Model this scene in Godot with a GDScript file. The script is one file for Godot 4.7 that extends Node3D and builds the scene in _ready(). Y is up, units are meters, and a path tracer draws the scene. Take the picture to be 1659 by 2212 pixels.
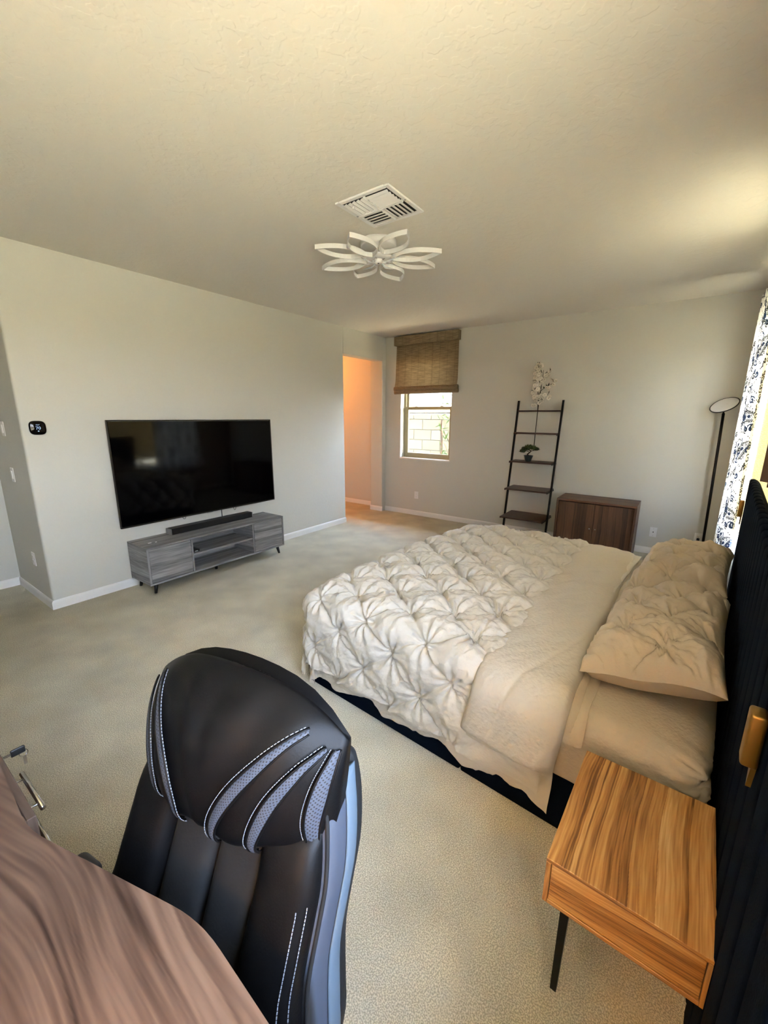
extends Node3D
# Bedroom corner seen from beside the bed: y is up, metres. The camera stands over the origin.
# x runs towards the headboard wall, -z towards the wall with the small window.

const WX := -4.004      # face of the television wall
const BZ := -5.57       # face of the window wall
const RX := 0.42        # face of the headboard wall
const LX := -4.88       # face of the recessed wall at far left
const NZ := 0.62        # face of the wall behind the camera
const RECZ := -0.941    # end of the television wall
const DOORZ := -4.553   # doorway edge
const JAMBZ := -5.47
const CH := 2.74        # ceiling height
var used := {}
var M := {}

# ------------------------------------------------------------------ helpers
func numbered(called: String) -> String:
	var n: int = used.get(called, 0)
	used[called] = n + 1
	return called if n == 0 else "%s_%03d" % [called, n]

func thing(called: String, label: String, category: String, at := Vector3.ZERO, turn := 0.0, group := "") -> Node3D:
	var o := Node3D.new()
	o.name = numbered(called)
	add_child(o)
	o.position = at
	o.rotation.y = turn
	tag(o, label, category, group)
	return o

func tag(o: Node, label: String, category: String, group := "") -> void:
	o.set_meta("label", label)
	o.set_meta("category", category)
	if group != "":
		o.set_meta("group", group)

func part(called: String, mesh: Mesh, m: Material, parent: Node3D, label := "") -> MeshInstance3D:
	var o := MeshInstance3D.new()
	o.name = called
	o.mesh = mesh
	o.material_override = m
	o.cast_shadow = GeometryInstance3D.SHADOW_CASTING_SETTING_ON
	parent.add_child(o, true)
	if label != "":
		o.set_meta("label", label)
	return o

func struct(called: String, mesh: Mesh, m: Material) -> MeshInstance3D:
	var o := part(called, mesh, m, self)
	o.set_meta("kind", "structure")
	return o

func begin() -> SurfaceTool:
	var st := SurfaceTool.new()
	st.begin(Mesh.PRIMITIVE_TRIANGLES)
	st.set_smooth_group(-1)
	return st

func done(st: SurfaceTool) -> ArrayMesh:
	st.generate_normals()
	return st.commit()

func tri(st: SurfaceTool, a: Vector3, b: Vector3, c: Vector3, ua: Vector2, ub: Vector2, uc: Vector2) -> void:
	st.set_uv(ua); st.add_vertex(a)
	st.set_uv(ub); st.add_vertex(b)
	st.set_uv(uc); st.add_vertex(c)

# grain: the axis that the texture's u follows
func guv(p: Vector3, n: Vector3, grain: int) -> Vector2:
	var ax := 0
	var an := n.abs()
	if an.y >= an.x and an.y >= an.z: ax = 1
	elif an.z >= an.x: ax = 2
	var o: Array = [0, 1, 2]
	o.erase(ax)
	if grain in o:
		o.erase(grain)
		return Vector2(p[grain] + 0.5, p[o[0]] + 0.137 * ax + 0.5)
	return Vector2(p[o[0]] * 0.15 + 0.5, p[o[1]] + 0.5)

func face(st: SurfaceTool, pts: Array, inside: Vector3, grain := 0, shift := Vector3.ZERO) -> void:
	var mid := Vector3.ZERO
	for p in pts: mid += p
	mid /= pts.size()
	var n: Vector3 = (pts[1] - pts[0]).cross(pts[2] - pts[0])
	var q: Array = pts.duplicate()
	if n.dot(mid - inside) > 0.0: q.reverse()
	for i in range(1, q.size() - 1):
		tri(st, q[0], q[i], q[i + 1], guv(q[0] + shift, n, grain), guv(q[i] + shift, n, grain), guv(q[i + 1] + shift, n, grain))

# box with chamfered edges: centre c, size s
func cbox(st: SurfaceTool, c: Vector3, s: Vector3, bev := 0.002, grain := 0, shift := Vector3.ZERO) -> void:
	var h := s / 2.0
	var b: float = min(bev, min(h.x, min(h.y, h.z)) * 0.9)
	if bev <= 0.0: b = 0.0
	for ax in 3:
		var u := (ax + 1) % 3
		var v := (ax + 2) % 3
		for sg in [-1.0, 1.0]:
			var pts := []
			for k in [[-1, -1], [1, -1], [1, 1], [-1, 1]]:
				var p := Vector3.ZERO
				p[ax] = sg * h[ax]
				p[u] = k[0] * (h[u] - b)
				p[v] = k[1] * (h[v] - b)
				pts.append(c + p)
			face(st, pts, c, grain, shift)
	if b <= 0.0: return
	for ax in 3:
		var u := (ax + 1) % 3
		var v := (ax + 2) % 3
		for su in [-1.0, 1.0]:
			for sv in [-1.0, 1.0]:
				var pts := []
				for k in [[-1, 0], [1, 0], [1, 1], [-1, 1]]:
					var p := Vector3.ZERO
					p[ax] = k[0] * (h[ax] - b)
					p[u] = su * (h[u] if k[1] == 0 else h[u] - b)
					p[v] = sv * (h[v] - b if k[1] == 0 else h[v])
					pts.append(c + p)
				face(st, pts, c, grain, shift)
	for sx in [-1.0, 1.0]:
		for sy in [-1.0, 1.0]:
			for sz in [-1.0, 1.0]:
				var s3 := Vector3(sx, sy, sz)
				face(st, [c + s3 * Vector3(h.x, h.y - b, h.z - b), c + s3 * Vector3(h.x - b, h.y, h.z - b), c + s3 * Vector3(h.x - b, h.y - b, h.z)], c, grain, shift)

func boxm(c: Vector3, s: Vector3, bev := 0.002, grain := 0, shift := Vector3.ZERO) -> ArrayMesh:
	var st := begin()
	cbox(st, c, s, bev, grain, shift)
	return done(st)

# box between two corners
func slab(a: Vector3, b: Vector3, bev := 0.0, grain := 0) -> ArrayMesh:
	return boxm((a + b) / 2.0, (b - a).abs(), bev, grain)

# box with rounded edges and corners, smooth; fn displaces (position, normal) -> position
func rbox(size: Vector3, r: float, mid := 2, k := 3, fn = null) -> ArrayMesh:
	var st := SurfaceTool.new()
	st.begin(Mesh.PRIMITIVE_TRIANGLES)
	var h := size / 2.0
	var cs := []
	for ax in 3:
		var l := []
		var rr: float = min(r, h[ax])
		for i in k: l.append(-h[ax] + rr * (1.0 - cos(PI / 2 * i / k)) )
		var a: float = -h[ax] + rr
		for i in mid + 1: l.append(a + (h[ax] - rr - a) * i / mid)
		for i in range(k - 1, -1, -1): l.append(h[ax] - rr * (1.0 - cos(PI / 2 * i / k)))
		cs.append(l)
	var base := 0
	for ax in 3:
		var u := (ax + 1) % 3
		var v := (ax + 2) % 3
		for sg in [-1.0, 1.0]:
			var nu: int = cs[u].size()
			var nv: int = cs[v].size()
			for j in nv:
				for i in nu:
					var p := Vector3.ZERO
					p[ax] = sg * h[ax]; p[u] = cs[u][i]; p[v] = cs[v][j]
					var q := Vector3.ZERO
					for t in 3: q[t] = clampf(p[t], -(h[t] - min(r, h[t])), h[t] - min(r, h[t]))
					var d := (p - q)
					d = d.normalized() if d.length() > 1e-9 else Vector3.UP
					var w := q
					for t in 3: w[t] = q[t] + d[t] * min(r, h[t])
					if fn != null: w = fn.call(w, d)
					st.set_uv(Vector2(w[u], w[v]) + Vector2(0.5, 0.5))
					st.add_vertex(w)
			for j in nv - 1:
				for i in nu - 1:
					var a := base + j * nu + i
					var idx := [a, a + 1, a + nu + 1, a, a + nu + 1, a + nu]
					if sg > 0: idx.reverse()
					for t in idx: st.add_index(t)
			base += nu * nv
	st.generate_normals()
	return st.commit()

# grid surface from a table of points
func gridm(pts: Array, flip := false, wrap := false, uvs: Array = [], uv_scale := 1.0) -> ArrayMesh:
	var st := SurfaceTool.new()
	st.begin(Mesh.PRIMITIVE_TRIANGLES)
	var nv := pts.size()
	var nu: int = pts[0].size()
	for j in nv:
		for i in nu:
			var uv := Vector2(float(i) / max(1, nu - 1), float(j) / max(1, nv - 1)) * uv_scale
			if uvs.size() > 0: uv = uvs[j][i]
			st.set_uv(uv)
			st.add_vertex(pts[j][i])
	for j in nv - 1:
		for i in (nu if wrap else nu - 1):
			var i2 := (i + 1) % nu
			var a := j * nu + i
			var b := j * nu + i2
			var c := (j + 1) * nu + i2
			var d := (j + 1) * nu + i
			for t in ([a, c, b, a, d, c] if flip else [a, b, c, a, c, d]): st.add_index(t)
	st.generate_normals()
	return st.commit()

# rings joined into a closed skin, ends capped
func loft(rings: Array, flip := false) -> ArrayMesh:
	var all := []
	var f := Vector3.ZERO
	var l := Vector3.ZERO
	for p in rings[0]: f += p
	for p in rings[-1]: l += p
	f /= rings[0].size(); l /= rings[-1].size()
	var fr := []; var lr := []
	for p in rings[0]: fr.append(f); lr.append(l)
	all.append(fr); all.append_array(rings); all.append(lr)
	return gridm(all, flip, true, [], 1.0)

func tube_rings(path: Array, radii, sides := 8) -> Array:
	var rings := []
	var n := path.size()
	var prev := Vector3.ZERO
	for i in n:
		var t: Vector3 = (path[min(i + 1, n - 1)] - path[max(i - 1, 0)]).normalized()
		var u := prev
		if i == 0:
			u = t.cross(Vector3.UP)
			if u.length() < 0.1: u = t.cross(Vector3.RIGHT)
		u = (u - t * u.dot(t)).normalized()
		prev = u
		var v := t.cross(u)
		var r: float = radii[i] if radii is Array else radii
		var ring := []
		for k in sides:
			var a := TAU * k / sides
			ring.append(path[i] + (u * cos(a) + v * sin(a)) * r)
		rings.append(ring)
	return rings

func tube(path: Array, radii, sides := 8) -> ArrayMesh:
	return loft(tube_rings(path, radii, sides))

func lathe(profile: Array, sides := 24, c := Vector3.ZERO) -> ArrayMesh:
	var rings := []
	for p in profile:
		var ring := []
		for k in sides:
			var a := TAU * k / sides
			ring.append(c + Vector3(cos(a) * p.x, p.y, sin(a) * p.x))
		rings.append(ring)
	return loft(rings)

# flat polygon in x,z lifted from y0 to y1
func prism(st: SurfaceTool, poly: PackedVector2Array, y0: float, y1: float, grain := 0) -> void:
	var ids := Geometry2D.triangulate_polygon(poly)
	for i in range(0, ids.size(), 3):
		var a := poly[ids[i]]; var b := poly[ids[i + 1]]; var c := poly[ids[i + 2]]
		for y in [y0, y1]:
			var inside := Vector3(0, (y0 + y1) / 2, 0) + Vector3((a.x + b.x + c.x) / 3, 0, (a.y + b.y + c.y) / 3)
			face(st, [Vector3(a.x, y, a.y), Vector3(b.x, y, b.y), Vector3(c.x, y, c.y)], inside, grain)
	var cw := Geometry2D.is_polygon_clockwise(poly)
	for i in poly.size():
		var a := poly[i]; var b := poly[(i + 1) % poly.size()]
		var e := (b - a).normalized()
		var nrm := Vector3(e.y, 0, -e.x) * (1.0 if not cw else -1.0)
		var mid := Vector3((a.x + b.x) / 2, (y0 + y1) / 2, (a.y + b.y) / 2)
		face(st, [Vector3(a.x, y0, a.y), Vector3(b.x, y0, b.y), Vector3(b.x, y1, b.y), Vector3(a.x, y1, a.y)], mid - nrm * 0.01, grain)

func rounded(poly: Array, radii: Array, seg := 5) -> PackedVector2Array:
	var out := PackedVector2Array()
	var n := poly.size()
	for i in n:
		var p: Vector2 = poly[i]
		var r: float = radii[i]
		if r <= 0.0:
			out.append(p)
			continue
		var a: Vector2 = (poly[(i + n - 1) % n] - p).normalized() * r
		var b: Vector2 = (poly[(i + 1) % n] - p).normalized() * r
		for k in seg + 1:
			var t := float(k) / seg
			out.append(p + a * (1 - t) * (1 - t) + b * t * t)
	return out

func frame_rect(st: SurfaceTool, axis: int, at: float, depth: float, a0: float, a1: float, b0: float, b1: float, w: float, bev := 0.002) -> void:
	# a rectangular frame of four bars; a and b are the two other axes in order
	var o := [0, 1, 2]
	o.erase(axis)
	var bars := [[a0, a0 + w, b0, b1], [a1 - w, a1, b0, b1], [a0 + w, a1 - w, b0, b0 + w], [a0 + w, a1 - w, b1 - w, b1]]
	for q in bars:
		var c := Vector3.ZERO
		var s := Vector3.ZERO
		c[axis] = at; s[axis] = depth
		c[o[0]] = (q[0] + q[1]) / 2; s[o[0]] = q[1] - q[0]
		c[o[1]] = (q[2] + q[3]) / 2; s[o[1]] = q[3] - q[2]
		cbox(st, c, s, bev)

# ------------------------------------------------------------------ materials
func noise(sd: int, type := FastNoiseLite.TYPE_SIMPLEX_SMOOTH, oct := 3) -> FastNoiseLite:
	var n := FastNoiseLite.new()
	n.seed = sd
	n.noise_type = type
	n.frequency = 1.0
	n.fractal_type = FastNoiseLite.FRACTAL_FBM
	n.fractal_octaves = oct
	return n

func ramp(cols: Array, t: float) -> Color:
	t = clampf(t, 0.0, 0.9999) * (cols.size() - 1)
	var i := int(t)
	return (cols[i] as Color).lerp(cols[i + 1], t - i)

func to_tex(w: int, h: int, data: PackedByteArray) -> ImageTexture:
	var im := Image.create_from_data(w, h, false, Image.FORMAT_RGB8, data)
	im.generate_mipmaps()
	return ImageTexture.create_from_image(im)

# u follows the grain: bands of uneven width and tone whose edges wander, with fine fibres
func wood_tex(sd: int, cols: Array, bands: float, bend: float, fine := 0.16, sharp := 1.0, w := 384, h := 512) -> ImageTexture:
	var a := noise(sd, FastNoiseLite.TYPE_SIMPLEX_SMOOTH, 2)
	var b := noise(sd + 7, FastNoiseLite.TYPE_SIMPLEX_SMOOTH, 2)
	var c := noise(sd + 13, FastNoiseLite.TYPE_SIMPLEX, 2)
	var rng := RandomNumberGenerator.new()
	rng.seed = sd
	var tone := []
	for i in 256: tone.append(rng.randf())
	var data := PackedByteArray()
	data.resize(w * h * 3)
	var k := 0
	for y in h:
		var v := float(y) / h
		for x in w:
			var u := float(x) / w
			var vv := v + bend * a.get_noise_2d(u * 1.1, v * 2.2) + bend * 0.1 * a.get_noise_2d(u * 5.0 + 30.0, v * 12.0)
			var s := vv * bands + 0.9 * b.get_noise_1d(vv * bands * 0.8) + 40.0
			var cell := int(floor(s))
			var f := s - cell
			var t0: float = tone[cell & 255]
			var t1: float = tone[(cell + 1) & 255]
			# each band darkens towards a thin late-wood line at one edge
			var t := lerpf(t0, t1, smoothstep(0.86, 1.0, f)) * 0.62 + 0.2
			t -= 0.3 * sharp * smoothstep(0.45, 0.93, f) * (1.0 - smoothstep(0.93, 1.0, f)) * (0.3 + 0.7 * tone[(cell * 7 + 3) & 255])
			t += fine * c.get_noise_2d(u * 6.0, vv * 150.0) + fine * 0.6 * c.get_noise_2d(u * 2.0 + 5.0, vv * 46.0)
			t += 0.1 * a.get_noise_2d(u * 2.0 + 70.0, v * 4.0)
			var q := ramp(cols, t)
			data[k] = int(clampf(q.r, 0, 1) * 255); data[k + 1] = int(clampf(q.g, 0, 1) * 255); data[k + 2] = int(clampf(q.b, 0, 1) * 255)
			k += 3
	return to_tex(w, h, data)

# tileable noise image as grey texture
func grey_tex(sd: int, freq: float, size: int, lo: float, hi: float, type := FastNoiseLite.TYPE_SIMPLEX_SMOOTH, oct := 4) -> ImageTexture:
	var n := noise(sd, type, oct)
	n.frequency = freq
	var im := n.get_seamless_image(size, size)
	im.convert(Image.FORMAT_L8)
	var src := im.get_data()
	var data := PackedByteArray()
	data.resize(size * size * 3)
	for i in size * size:
		var g := int(clampf(lerpf(lo, hi, src[i] / 255.0), 0, 1) * 255)
		data[i * 3] = g; data[i * 3 + 1] = g; data[i * 3 + 2] = g
	return to_tex(size, size, data)

func mat(col: Color, rough := 0.8, metal := 0.0, spec := 0.5) -> StandardMaterial3D:
	var m := StandardMaterial3D.new()
	m.albedo_color = col
	m.roughness = rough
	m.metallic = metal
	m.metallic_specular = spec
	return m

func wood(tex: Texture2D, scale: float, rough: float, off := 0.0, tint := Color.WHITE) -> StandardMaterial3D:
	var m := mat(tint, rough)
	m.albedo_texture = tex
	m.uv1_scale = Vector3(scale, scale, 1)
	m.uv1_offset = Vector3(off, 0, 0)
	return m

func bumpy(m: StandardMaterial3D, tex: Texture2D, cm: float, scale := 1.0, world := true) -> StandardMaterial3D:
	m.heightmap_enabled = true
	m.heightmap_texture = tex
	m.heightmap_scale = cm
	m.uv1_triplanar = true
	m.uv1_world_triplanar = world
	m.uv1_scale = Vector3.ONE * scale
	return m

# paisley print: teardrops ringed by lines, scallops and dots, with scrolls between
func paisley_tex() -> ImageTexture:
	var w := 512
	var h := 512
	var ink := []
	ink.resize(w * h)
	ink.fill(0)
	var rng := RandomNumberGenerator.new()
	rng.seed = 11
	var motifs := []
	for r in 3:
		for c in 2:
			motifs.append([(c + 0.5 * (r % 2) + 0.28) * 256.0, (r + 0.42) * 171.0, 0.6 + 0.5 * r + PI * c, 84.0])
	for mo in motifs:
		for dy in range(-110, 111):
			for dx in range(-110, 111):
				var p: Vector2 = Vector2(dx, dy).rotated(-mo[2]) / mo[3]
				# bend the tail
				p.x += 0.28 * p.y * p.y * signf(p.y + 0.001)
				var wd := 0.42 * sqrt(max(0.0, (0.8 - p.y) * 0.62)) if p.y > -0.35 else sqrt(max(0.0, 0.36 * 0.36 - (p.y + 0.35) * (p.y + 0.35))) * 1.0
				if p.y < -0.9 or p.y > 0.85: continue
				var q: float = absf(p.x) / max(wd, 0.02)
				var px := (int(mo[0]) + dx + 4 * w) % w
				var py := (int(mo[1]) + dy + 4 * h) % h
				var an := atan2(p.y, p.x)
				var col := 0
				if q > 0.88 and q < 1.1: col = 1
				elif q > 1.1 and q < 1.34 + 0.14 * sin(an * 22.0) and q > 1.2 + 0.12 * sin(an * 22.0): col = 2
				elif q < 0.8 and q > 0.64: col = 2
				elif q < 0.6 and sin(p.x * 46.0) * sin(p.y * 46.0) > 0.45: col = 1
				elif q < 0.34 and p.y < 0.2 and p.y > -0.4 and absf(p.x) < 0.06 + 0.05 * sin(p.y * 18.0): col = 3
				if col > 0: ink[py * w + px] = col
	# scrolls
	for s in 110:
		var c := Vector2(rng.randf() * w, rng.randf() * h)
		var a0 := rng.randf() * TAU
		var sg := 1.0 if rng.randf() < 0.5 else -1.0
		var big := rng.randf_range(11, 24)
		var col := 3 if rng.randf() < 0.4 else 1
		for i in 150:
			var t := i / 150.0
			var rad := big * (1.0 - t * 0.86)
			var p := c + Vector2.from_angle(a0 + sg * t * 8.5) * rad
			var th := 2.0 + 2.2 * sin(t * PI)
			for oy in range(-3, 4):
				for ox in range(-3, 4):
					if ox * ox + oy * oy <= th * th:
						var k := ((int(p.y) + oy + h) % h) * w + (int(p.x) + ox + w) % w
						if ink[k] == 0 or col == 3: ink[k] = col
	for s in 480:
		var c := Vector2(rng.randf() * w, rng.randf() * h)
		for oy in range(-3, 4):
			for ox in range(-3, 4):
				if ox * ox + oy * oy <= 9:
					var k := ((int(c.y) + oy + h) % h) * w + (int(c.x) + ox + w) % w
					if ink[k] == 0: ink[k] = 2
	var cols := [Color(0.95, 0.95, 0.94), Color(0.05, 0.06, 0.09), Color(0.12, 0.12, 0.14), Color(0.04, 0.14, 0.27)]
	var data := PackedByteArray()
	data.resize(w * h * 3)
	for i in w * h:
		var q: Color = cols[ink[i]]
		data[i * 3] = int(q.r * 255); data[i * 3 + 1] = int(q.g * 255); data[i * 3 + 2] = int(q.b * 255)
	return to_tex(w, h, data)

# woven grass: fine uneven threads across, thin warp threads down
func weave_tex(sd: int, dark: Color, light: Color) -> ImageTexture:
	var n := noise(sd, FastNoiseLite.TYPE_SIMPLEX, 3)
	var w := 256
	var h := 512
	var data := PackedByteArray()
	data.resize(w * h * 3)
	var k := 0
	for y in h:
		for x in w:
			var t := 0.5 + 0.75 * n.get_noise_2d(x * 0.012, y * 0.32) + 0.25 * n.get_noise_2d(x * 0.15, y * 0.5 + 50.0)
			if x % 42 < 2: t -= 0.35
			var q := dark.lerp(light, clampf(t, 0, 1))
			data[k] = int(q.r * 255); data[k + 1] = int(q.g * 255); data[k + 2] = int(q.b * 255)
			k += 3
	return to_tex(w, h, data)

func mesh_tex() -> ImageTexture:
	# knitted spacer mesh with rows of small round holes
	var s := 64
	var data := PackedByteArray()
	data.resize(s * s * 3)
	for y in s:
		for x in s:
			var d := 9.0
			for c in [Vector2(16, 16), Vector2(48, 48)]:
				for oy in [-64, 0, 64]:
					for ox in [-64, 0, 64]:
						d = min(d, (Vector2(x + ox, y + oy) - c).length() / 12.0)
			var t := smoothstep(0.75, 1.15, d)
			var q := Color(0.03, 0.035, 0.045).lerp(Color(0.22, 0.25, 0.3), t)
			var k := (y * s + x) * 3
			data[k] = int(q.r * 255); data[k + 1] = int(q.g * 255); data[k + 2] = int(q.b * 255)
	return to_tex(s, s, data)

func make_materials() -> void:
	var plaster := grey_tex(3, 0.035, 256, 0.0, 1.0)
	# knockdown ceiling: flattened blobs
	var kn := noise(21, FastNoiseLite.TYPE_SIMPLEX_SMOOTH, 3)
	kn.frequency = 0.022
	var ki := kn.get_seamless_image(512, 512)
	ki.convert(Image.FORMAT_L8)
	var kd := ki.get_data()
	var kb := PackedByteArray()
	kb.resize(512 * 512 * 3)
	for i in 512 * 512:
		var g := int(255.0 * smoothstep(0.46, 0.6, kd[i] / 255.0))
		kb[i * 3] = g; kb[i * 3 + 1] = g; kb[i * 3 + 2] = g
	var knock := to_tex(512, 512, kb)
	M.wall = bumpy(mat(Color(0.755, 0.745, 0.70), 0.85), plaster, 0.05, 2.5)
	M.ceiling = bumpy(mat(Color(0.83, 0.81, 0.765), 0.9), knock, 0.055, 1.25)
	M.trim = mat(Color(0.87, 0.86, 0.84), 0.45)
	# carpet
	var fine := noise(31, FastNoiseLite.TYPE_SIMPLEX, 3)
	fine.frequency = 0.11
	var fi := fine.get_seamless_image(1024, 1024)
	fi.convert(Image.FORMAT_L8)
	var fd := fi.get_data()
	var cb := PackedByteArray()
	cb.resize(1024 * 1024 * 3)
	for i in 1024 * 1024:
		var t := fd[i] / 255.0
		var q := Color(0.72, 0.695, 0.605).lerp(Color(0.97, 0.94, 0.85), clampf(t * 1.5 - 0.25, 0, 1))
		cb[i * 3] = int(q.r * 255); cb[i * 3 + 1] = int(q.g * 255); cb[i * 3 + 2] = int(q.b * 255)
	var ctex := to_tex(1024, 1024, cb)
	var c := mat(Color.WHITE, 0.95, 0.0, 0.2)
	c.albedo_texture = ctex
	c.heightmap_enabled = true
	c.heightmap_texture = ctex
	c.heightmap_scale = 0.5
	c.uv1_scale = Vector3(1.4, 1.4, 1)
	c.detail_enabled = true
	c.detail_blend_mode = BaseMaterial3D.BLEND_MODE_MUL
	c.detail_uv_layer = BaseMaterial3D.DETAIL_UV_2
	c.detail_albedo = grey_tex(33, 0.012, 512, 0.9, 1.02)
	c.uv2_scale = Vector3(0.4, 0.4, 1)
	M.carpet = c
	# woods
	M.walnut_desk = wood(wood_tex(101, [Color(0.15, 0.11, 0.09), Color(0.275, 0.215, 0.18), Color(0.35, 0.285, 0.24), Color(0.41, 0.345, 0.295), Color(0.48, 0.42, 0.37)], 26.0, 0.045, 0.2, 1.2, 768, 1024), 0.45, 0.6, 0.75)
	M.walnut_desk.metallic_specular = 0.25
	M.zebra = wood(wood_tex(131, [Color(0.45, 0.285, 0.14), Color(0.63, 0.43, 0.22), Color(0.73, 0.525, 0.285), Color(0.81, 0.62, 0.375), Color(0.88, 0.72, 0.49)], 58.0, 0.02, 0.2, 1.2, 384, 1024), 0.95, 0.36)
	M.walnut = wood(wood_tex(151, [Color(0.2, 0.125, 0.085), Color(0.3, 0.2, 0.14), Color(0.38, 0.265, 0.19), Color(0.46, 0.335, 0.25)], 22.0, 0.02, 0.16), 0.9, 0.45)
	M.shelfwood = wood(wood_tex(161, [Color(0.15, 0.085, 0.06), Color(0.23, 0.135, 0.095), Color(0.3, 0.19, 0.14)], 18.0, 0.02, 0.16, 0.7, 256, 256), 1.2, 0.42)
	M.greywood = wood(wood_tex(171, [Color(0.34, 0.335, 0.33), Color(0.44, 0.435, 0.43), Color(0.52, 0.515, 0.505), Color(0.6, 0.595, 0.585)], 40.0, 0.02, 0.3, 0.5), 0.55, 0.5, 0.2)
	# metals, plastics
	M.black_metal = mat(Color(0.055, 0.055, 0.06), 0.4, 0.6)
	M.black = mat(Color(0.03, 0.03, 0.032), 0.45)
	M.chrome = mat(Color(0.78, 0.77, 0.75), 0.22, 1.0)
	M.brass = mat(Color(0.62, 0.48, 0.25), 0.42, 1.0)
	M.bronze = mat(Color(0.2, 0.19, 0.16), 0.4, 0.7)
	M.silver = mat(Color(0.6, 0.6, 0.6), 0.35, 0.8)
	M.screen = mat(Color(0.008, 0.008, 0.012), 0.07, 0.0, 0.3)
	M.white_plastic = mat(Color(0.85, 0.845, 0.83), 0.35)
	M.white_metal = mat(Color(0.86, 0.855, 0.845), 0.4)
	M.duct = mat(Color(0.2, 0.2, 0.2), 0.8)
	M.slot = mat(Color(0.05, 0.05, 0.05), 0.6)
	M.frost = mat(Color(0.86, 0.86, 0.85), 0.5)
	var ac := mat(Color(0.92, 0.94, 0.95, 0.28), 0.05)
	ac.transparency = BaseMaterial3D.TRANSPARENCY_ALPHA
	M.acrylic = ac
	# cloth
	var cl := grey_tex(41, 0.06, 256, 0.0, 1.0)
	M.comforter = bumpy(mat(Color(0.80, 0.77, 0.715), 0.62), cl, 0.12, 5.0, false)
	M.comforter.rim_enabled = true; M.comforter.rim = 0.25; M.comforter.rim_tint = 0.4
	M.lining = bumpy(mat(Color(0.79, 0.755, 0.695), 0.7), cl, 0.25, 3.0, false)
	M.sheet = bumpy(mat(Color(0.77, 0.71, 0.62), 0.75), cl, 0.16, 4.0, false)
	M.pillow = bumpy(mat(Color(0.77, 0.71, 0.62), 0.65), cl, 0.12, 5.0, false)
	M.velvet = bumpy(mat(Color(0.02, 0.062, 0.115), 0.95, 0.0, 0.15), cl, 0.08, 9.0, false)
	M.velvet.rim_enabled = true; M.velvet.rim = 0.04; M.velvet.rim_tint = 1.0
	var leather := grey_tex(47, 0.16, 256, 0.0, 1.0, FastNoiseLite.TYPE_CELLULAR, 2)
	M.leather = bumpy(mat(Color(0.03, 0.031, 0.035), 0.46, 0.0, 0.3), leather, 0.02, 7.0, false)
	M.suede = bumpy(mat(Color(0.02, 0.026, 0.036), 0.8), cl, 0.03, 8.0, false)
	var ms := mat(Color.WHITE, 0.7)
	ms.albedo_texture = mesh_tex()
	ms.uv1_scale = Vector3(1, 1, 1)
	M.chair_mesh = ms
	M.chair_mesh_uv = ms
	M.leather_soft = M.leather
	M.arm_pad = mat(Color(0.1, 0.09, 0.085), 0.6)
	M.piping = mat(Color(0.30, 0.36, 0.41), 0.7)
	M.stitch = mat(Color(0.5, 0.53, 0.57), 0.6)
	var pz := mat(Color.WHITE, 0.85)
	pz.albedo_texture = paisley_tex()
	pz.uv1_scale = Vector3(1.4, 1.4, 1)
	pz.backlight_enabled = true
	pz.backlight = Color(0.46, 0.46, 0.445)
	M.paisley = pz
	var bl := mat(Color.WHITE, 0.9)
	bl.albedo_texture = weave_tex(55, Color(0.36, 0.31, 0.23), Color(0.60, 0.53, 0.41))
	bl.uv1_scale = Vector3(1.4, 1.4, 1)
	bl.backlight_enabled = true
	bl.backlight = Color(0.5, 0.47, 0.4)
	M.weave = bl
	var wl: StandardMaterial3D = bl.duplicate()
	wl.backlight_enabled = false
	M.weave_solid = wl
	var wy: StandardMaterial3D = bl.duplicate()
	wy.albedo_texture = weave_tex(57, Color(0.72, 0.65, 0.48), Color(0.9, 0.84, 0.68))
	wy.backlight = Color(0.48, 0.45, 0.38)
	M.weave_pale = wy
	M.taupe = mat(Color(0.42, 0.33, 0.27), 0.85)
	# window
	M.vinyl = mat(Color(0.60, 0.56, 0.43), 0.5)
	var gl := mat(Color(0.9, 0.95, 0.93, 0.08), 0.02)
	gl.transparency = BaseMaterial3D.TRANSPARENCY_ALPHA
	M.glass = gl
	# outside
	M.mortar = mat(Color(0.2, 0.19, 0.165), 0.95)
	M.block = [mat(Color(0.42, 0.40, 0.345), 0.95), mat(Color(0.40, 0.38, 0.325), 0.95), mat(Color(0.435, 0.415, 0.36), 0.95)]
	M.gravel = bumpy(mat(Color(0.69, 0.665, 0.565), 0.95), grey_tex(61, 0.08, 256, 0, 1), 1.0, 1.0)
	M.stucco = mat(Color(0.66, 0.6, 0.52), 0.95)
	M.roof_tile = mat(Color(0.25, 0.24, 0.26), 0.9)
	M.bark = mat(Color(0.24, 0.155, 0.07), 0.9)
	var lf := mat(Color(0.13, 0.23, 0.03), 0.8, 0.0, 0.1)
	lf.backlight_enabled = true
	lf.backlight = Color(0.04, 0.08, 0.01)
	M.leaf = lf
	M.bonsai_leaf = mat(Color(0.13, 0.2, 0.045), 0.6)
	M.bonsai_leaf_pale = mat(Color(0.22, 0.29, 0.07), 0.6)
	M.pot = mat(Color(0.13, 0.19, 0.2), 0.3)
	M.twig = mat(Color(0.07, 0.045, 0.03), 0.8)
	M.petal = mat(Color(0.88, 0.85, 0.79), 0.7)
	M.flower_heart = mat(Color(0.4, 0.33, 0.1), 0.8)
	var hl := mat(Color(1.0, 0.85, 0.62), 0.5)
	hl.emission_enabled = true
	hl.emission = Color(1.0, 0.62, 0.3)
	hl.emission_energy_multiplier = 3.0
	M.hall_bulb = hl
	M.lamp_bulb = hl.duplicate()
	M.lamp_bulb.emission = Color(1.0, 0.74, 0.44)
	M.frost_shade = mat(Color(0.9, 0.87, 0.8), 0.7)
	M.frost_shade.backlight_enabled = true
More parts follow.
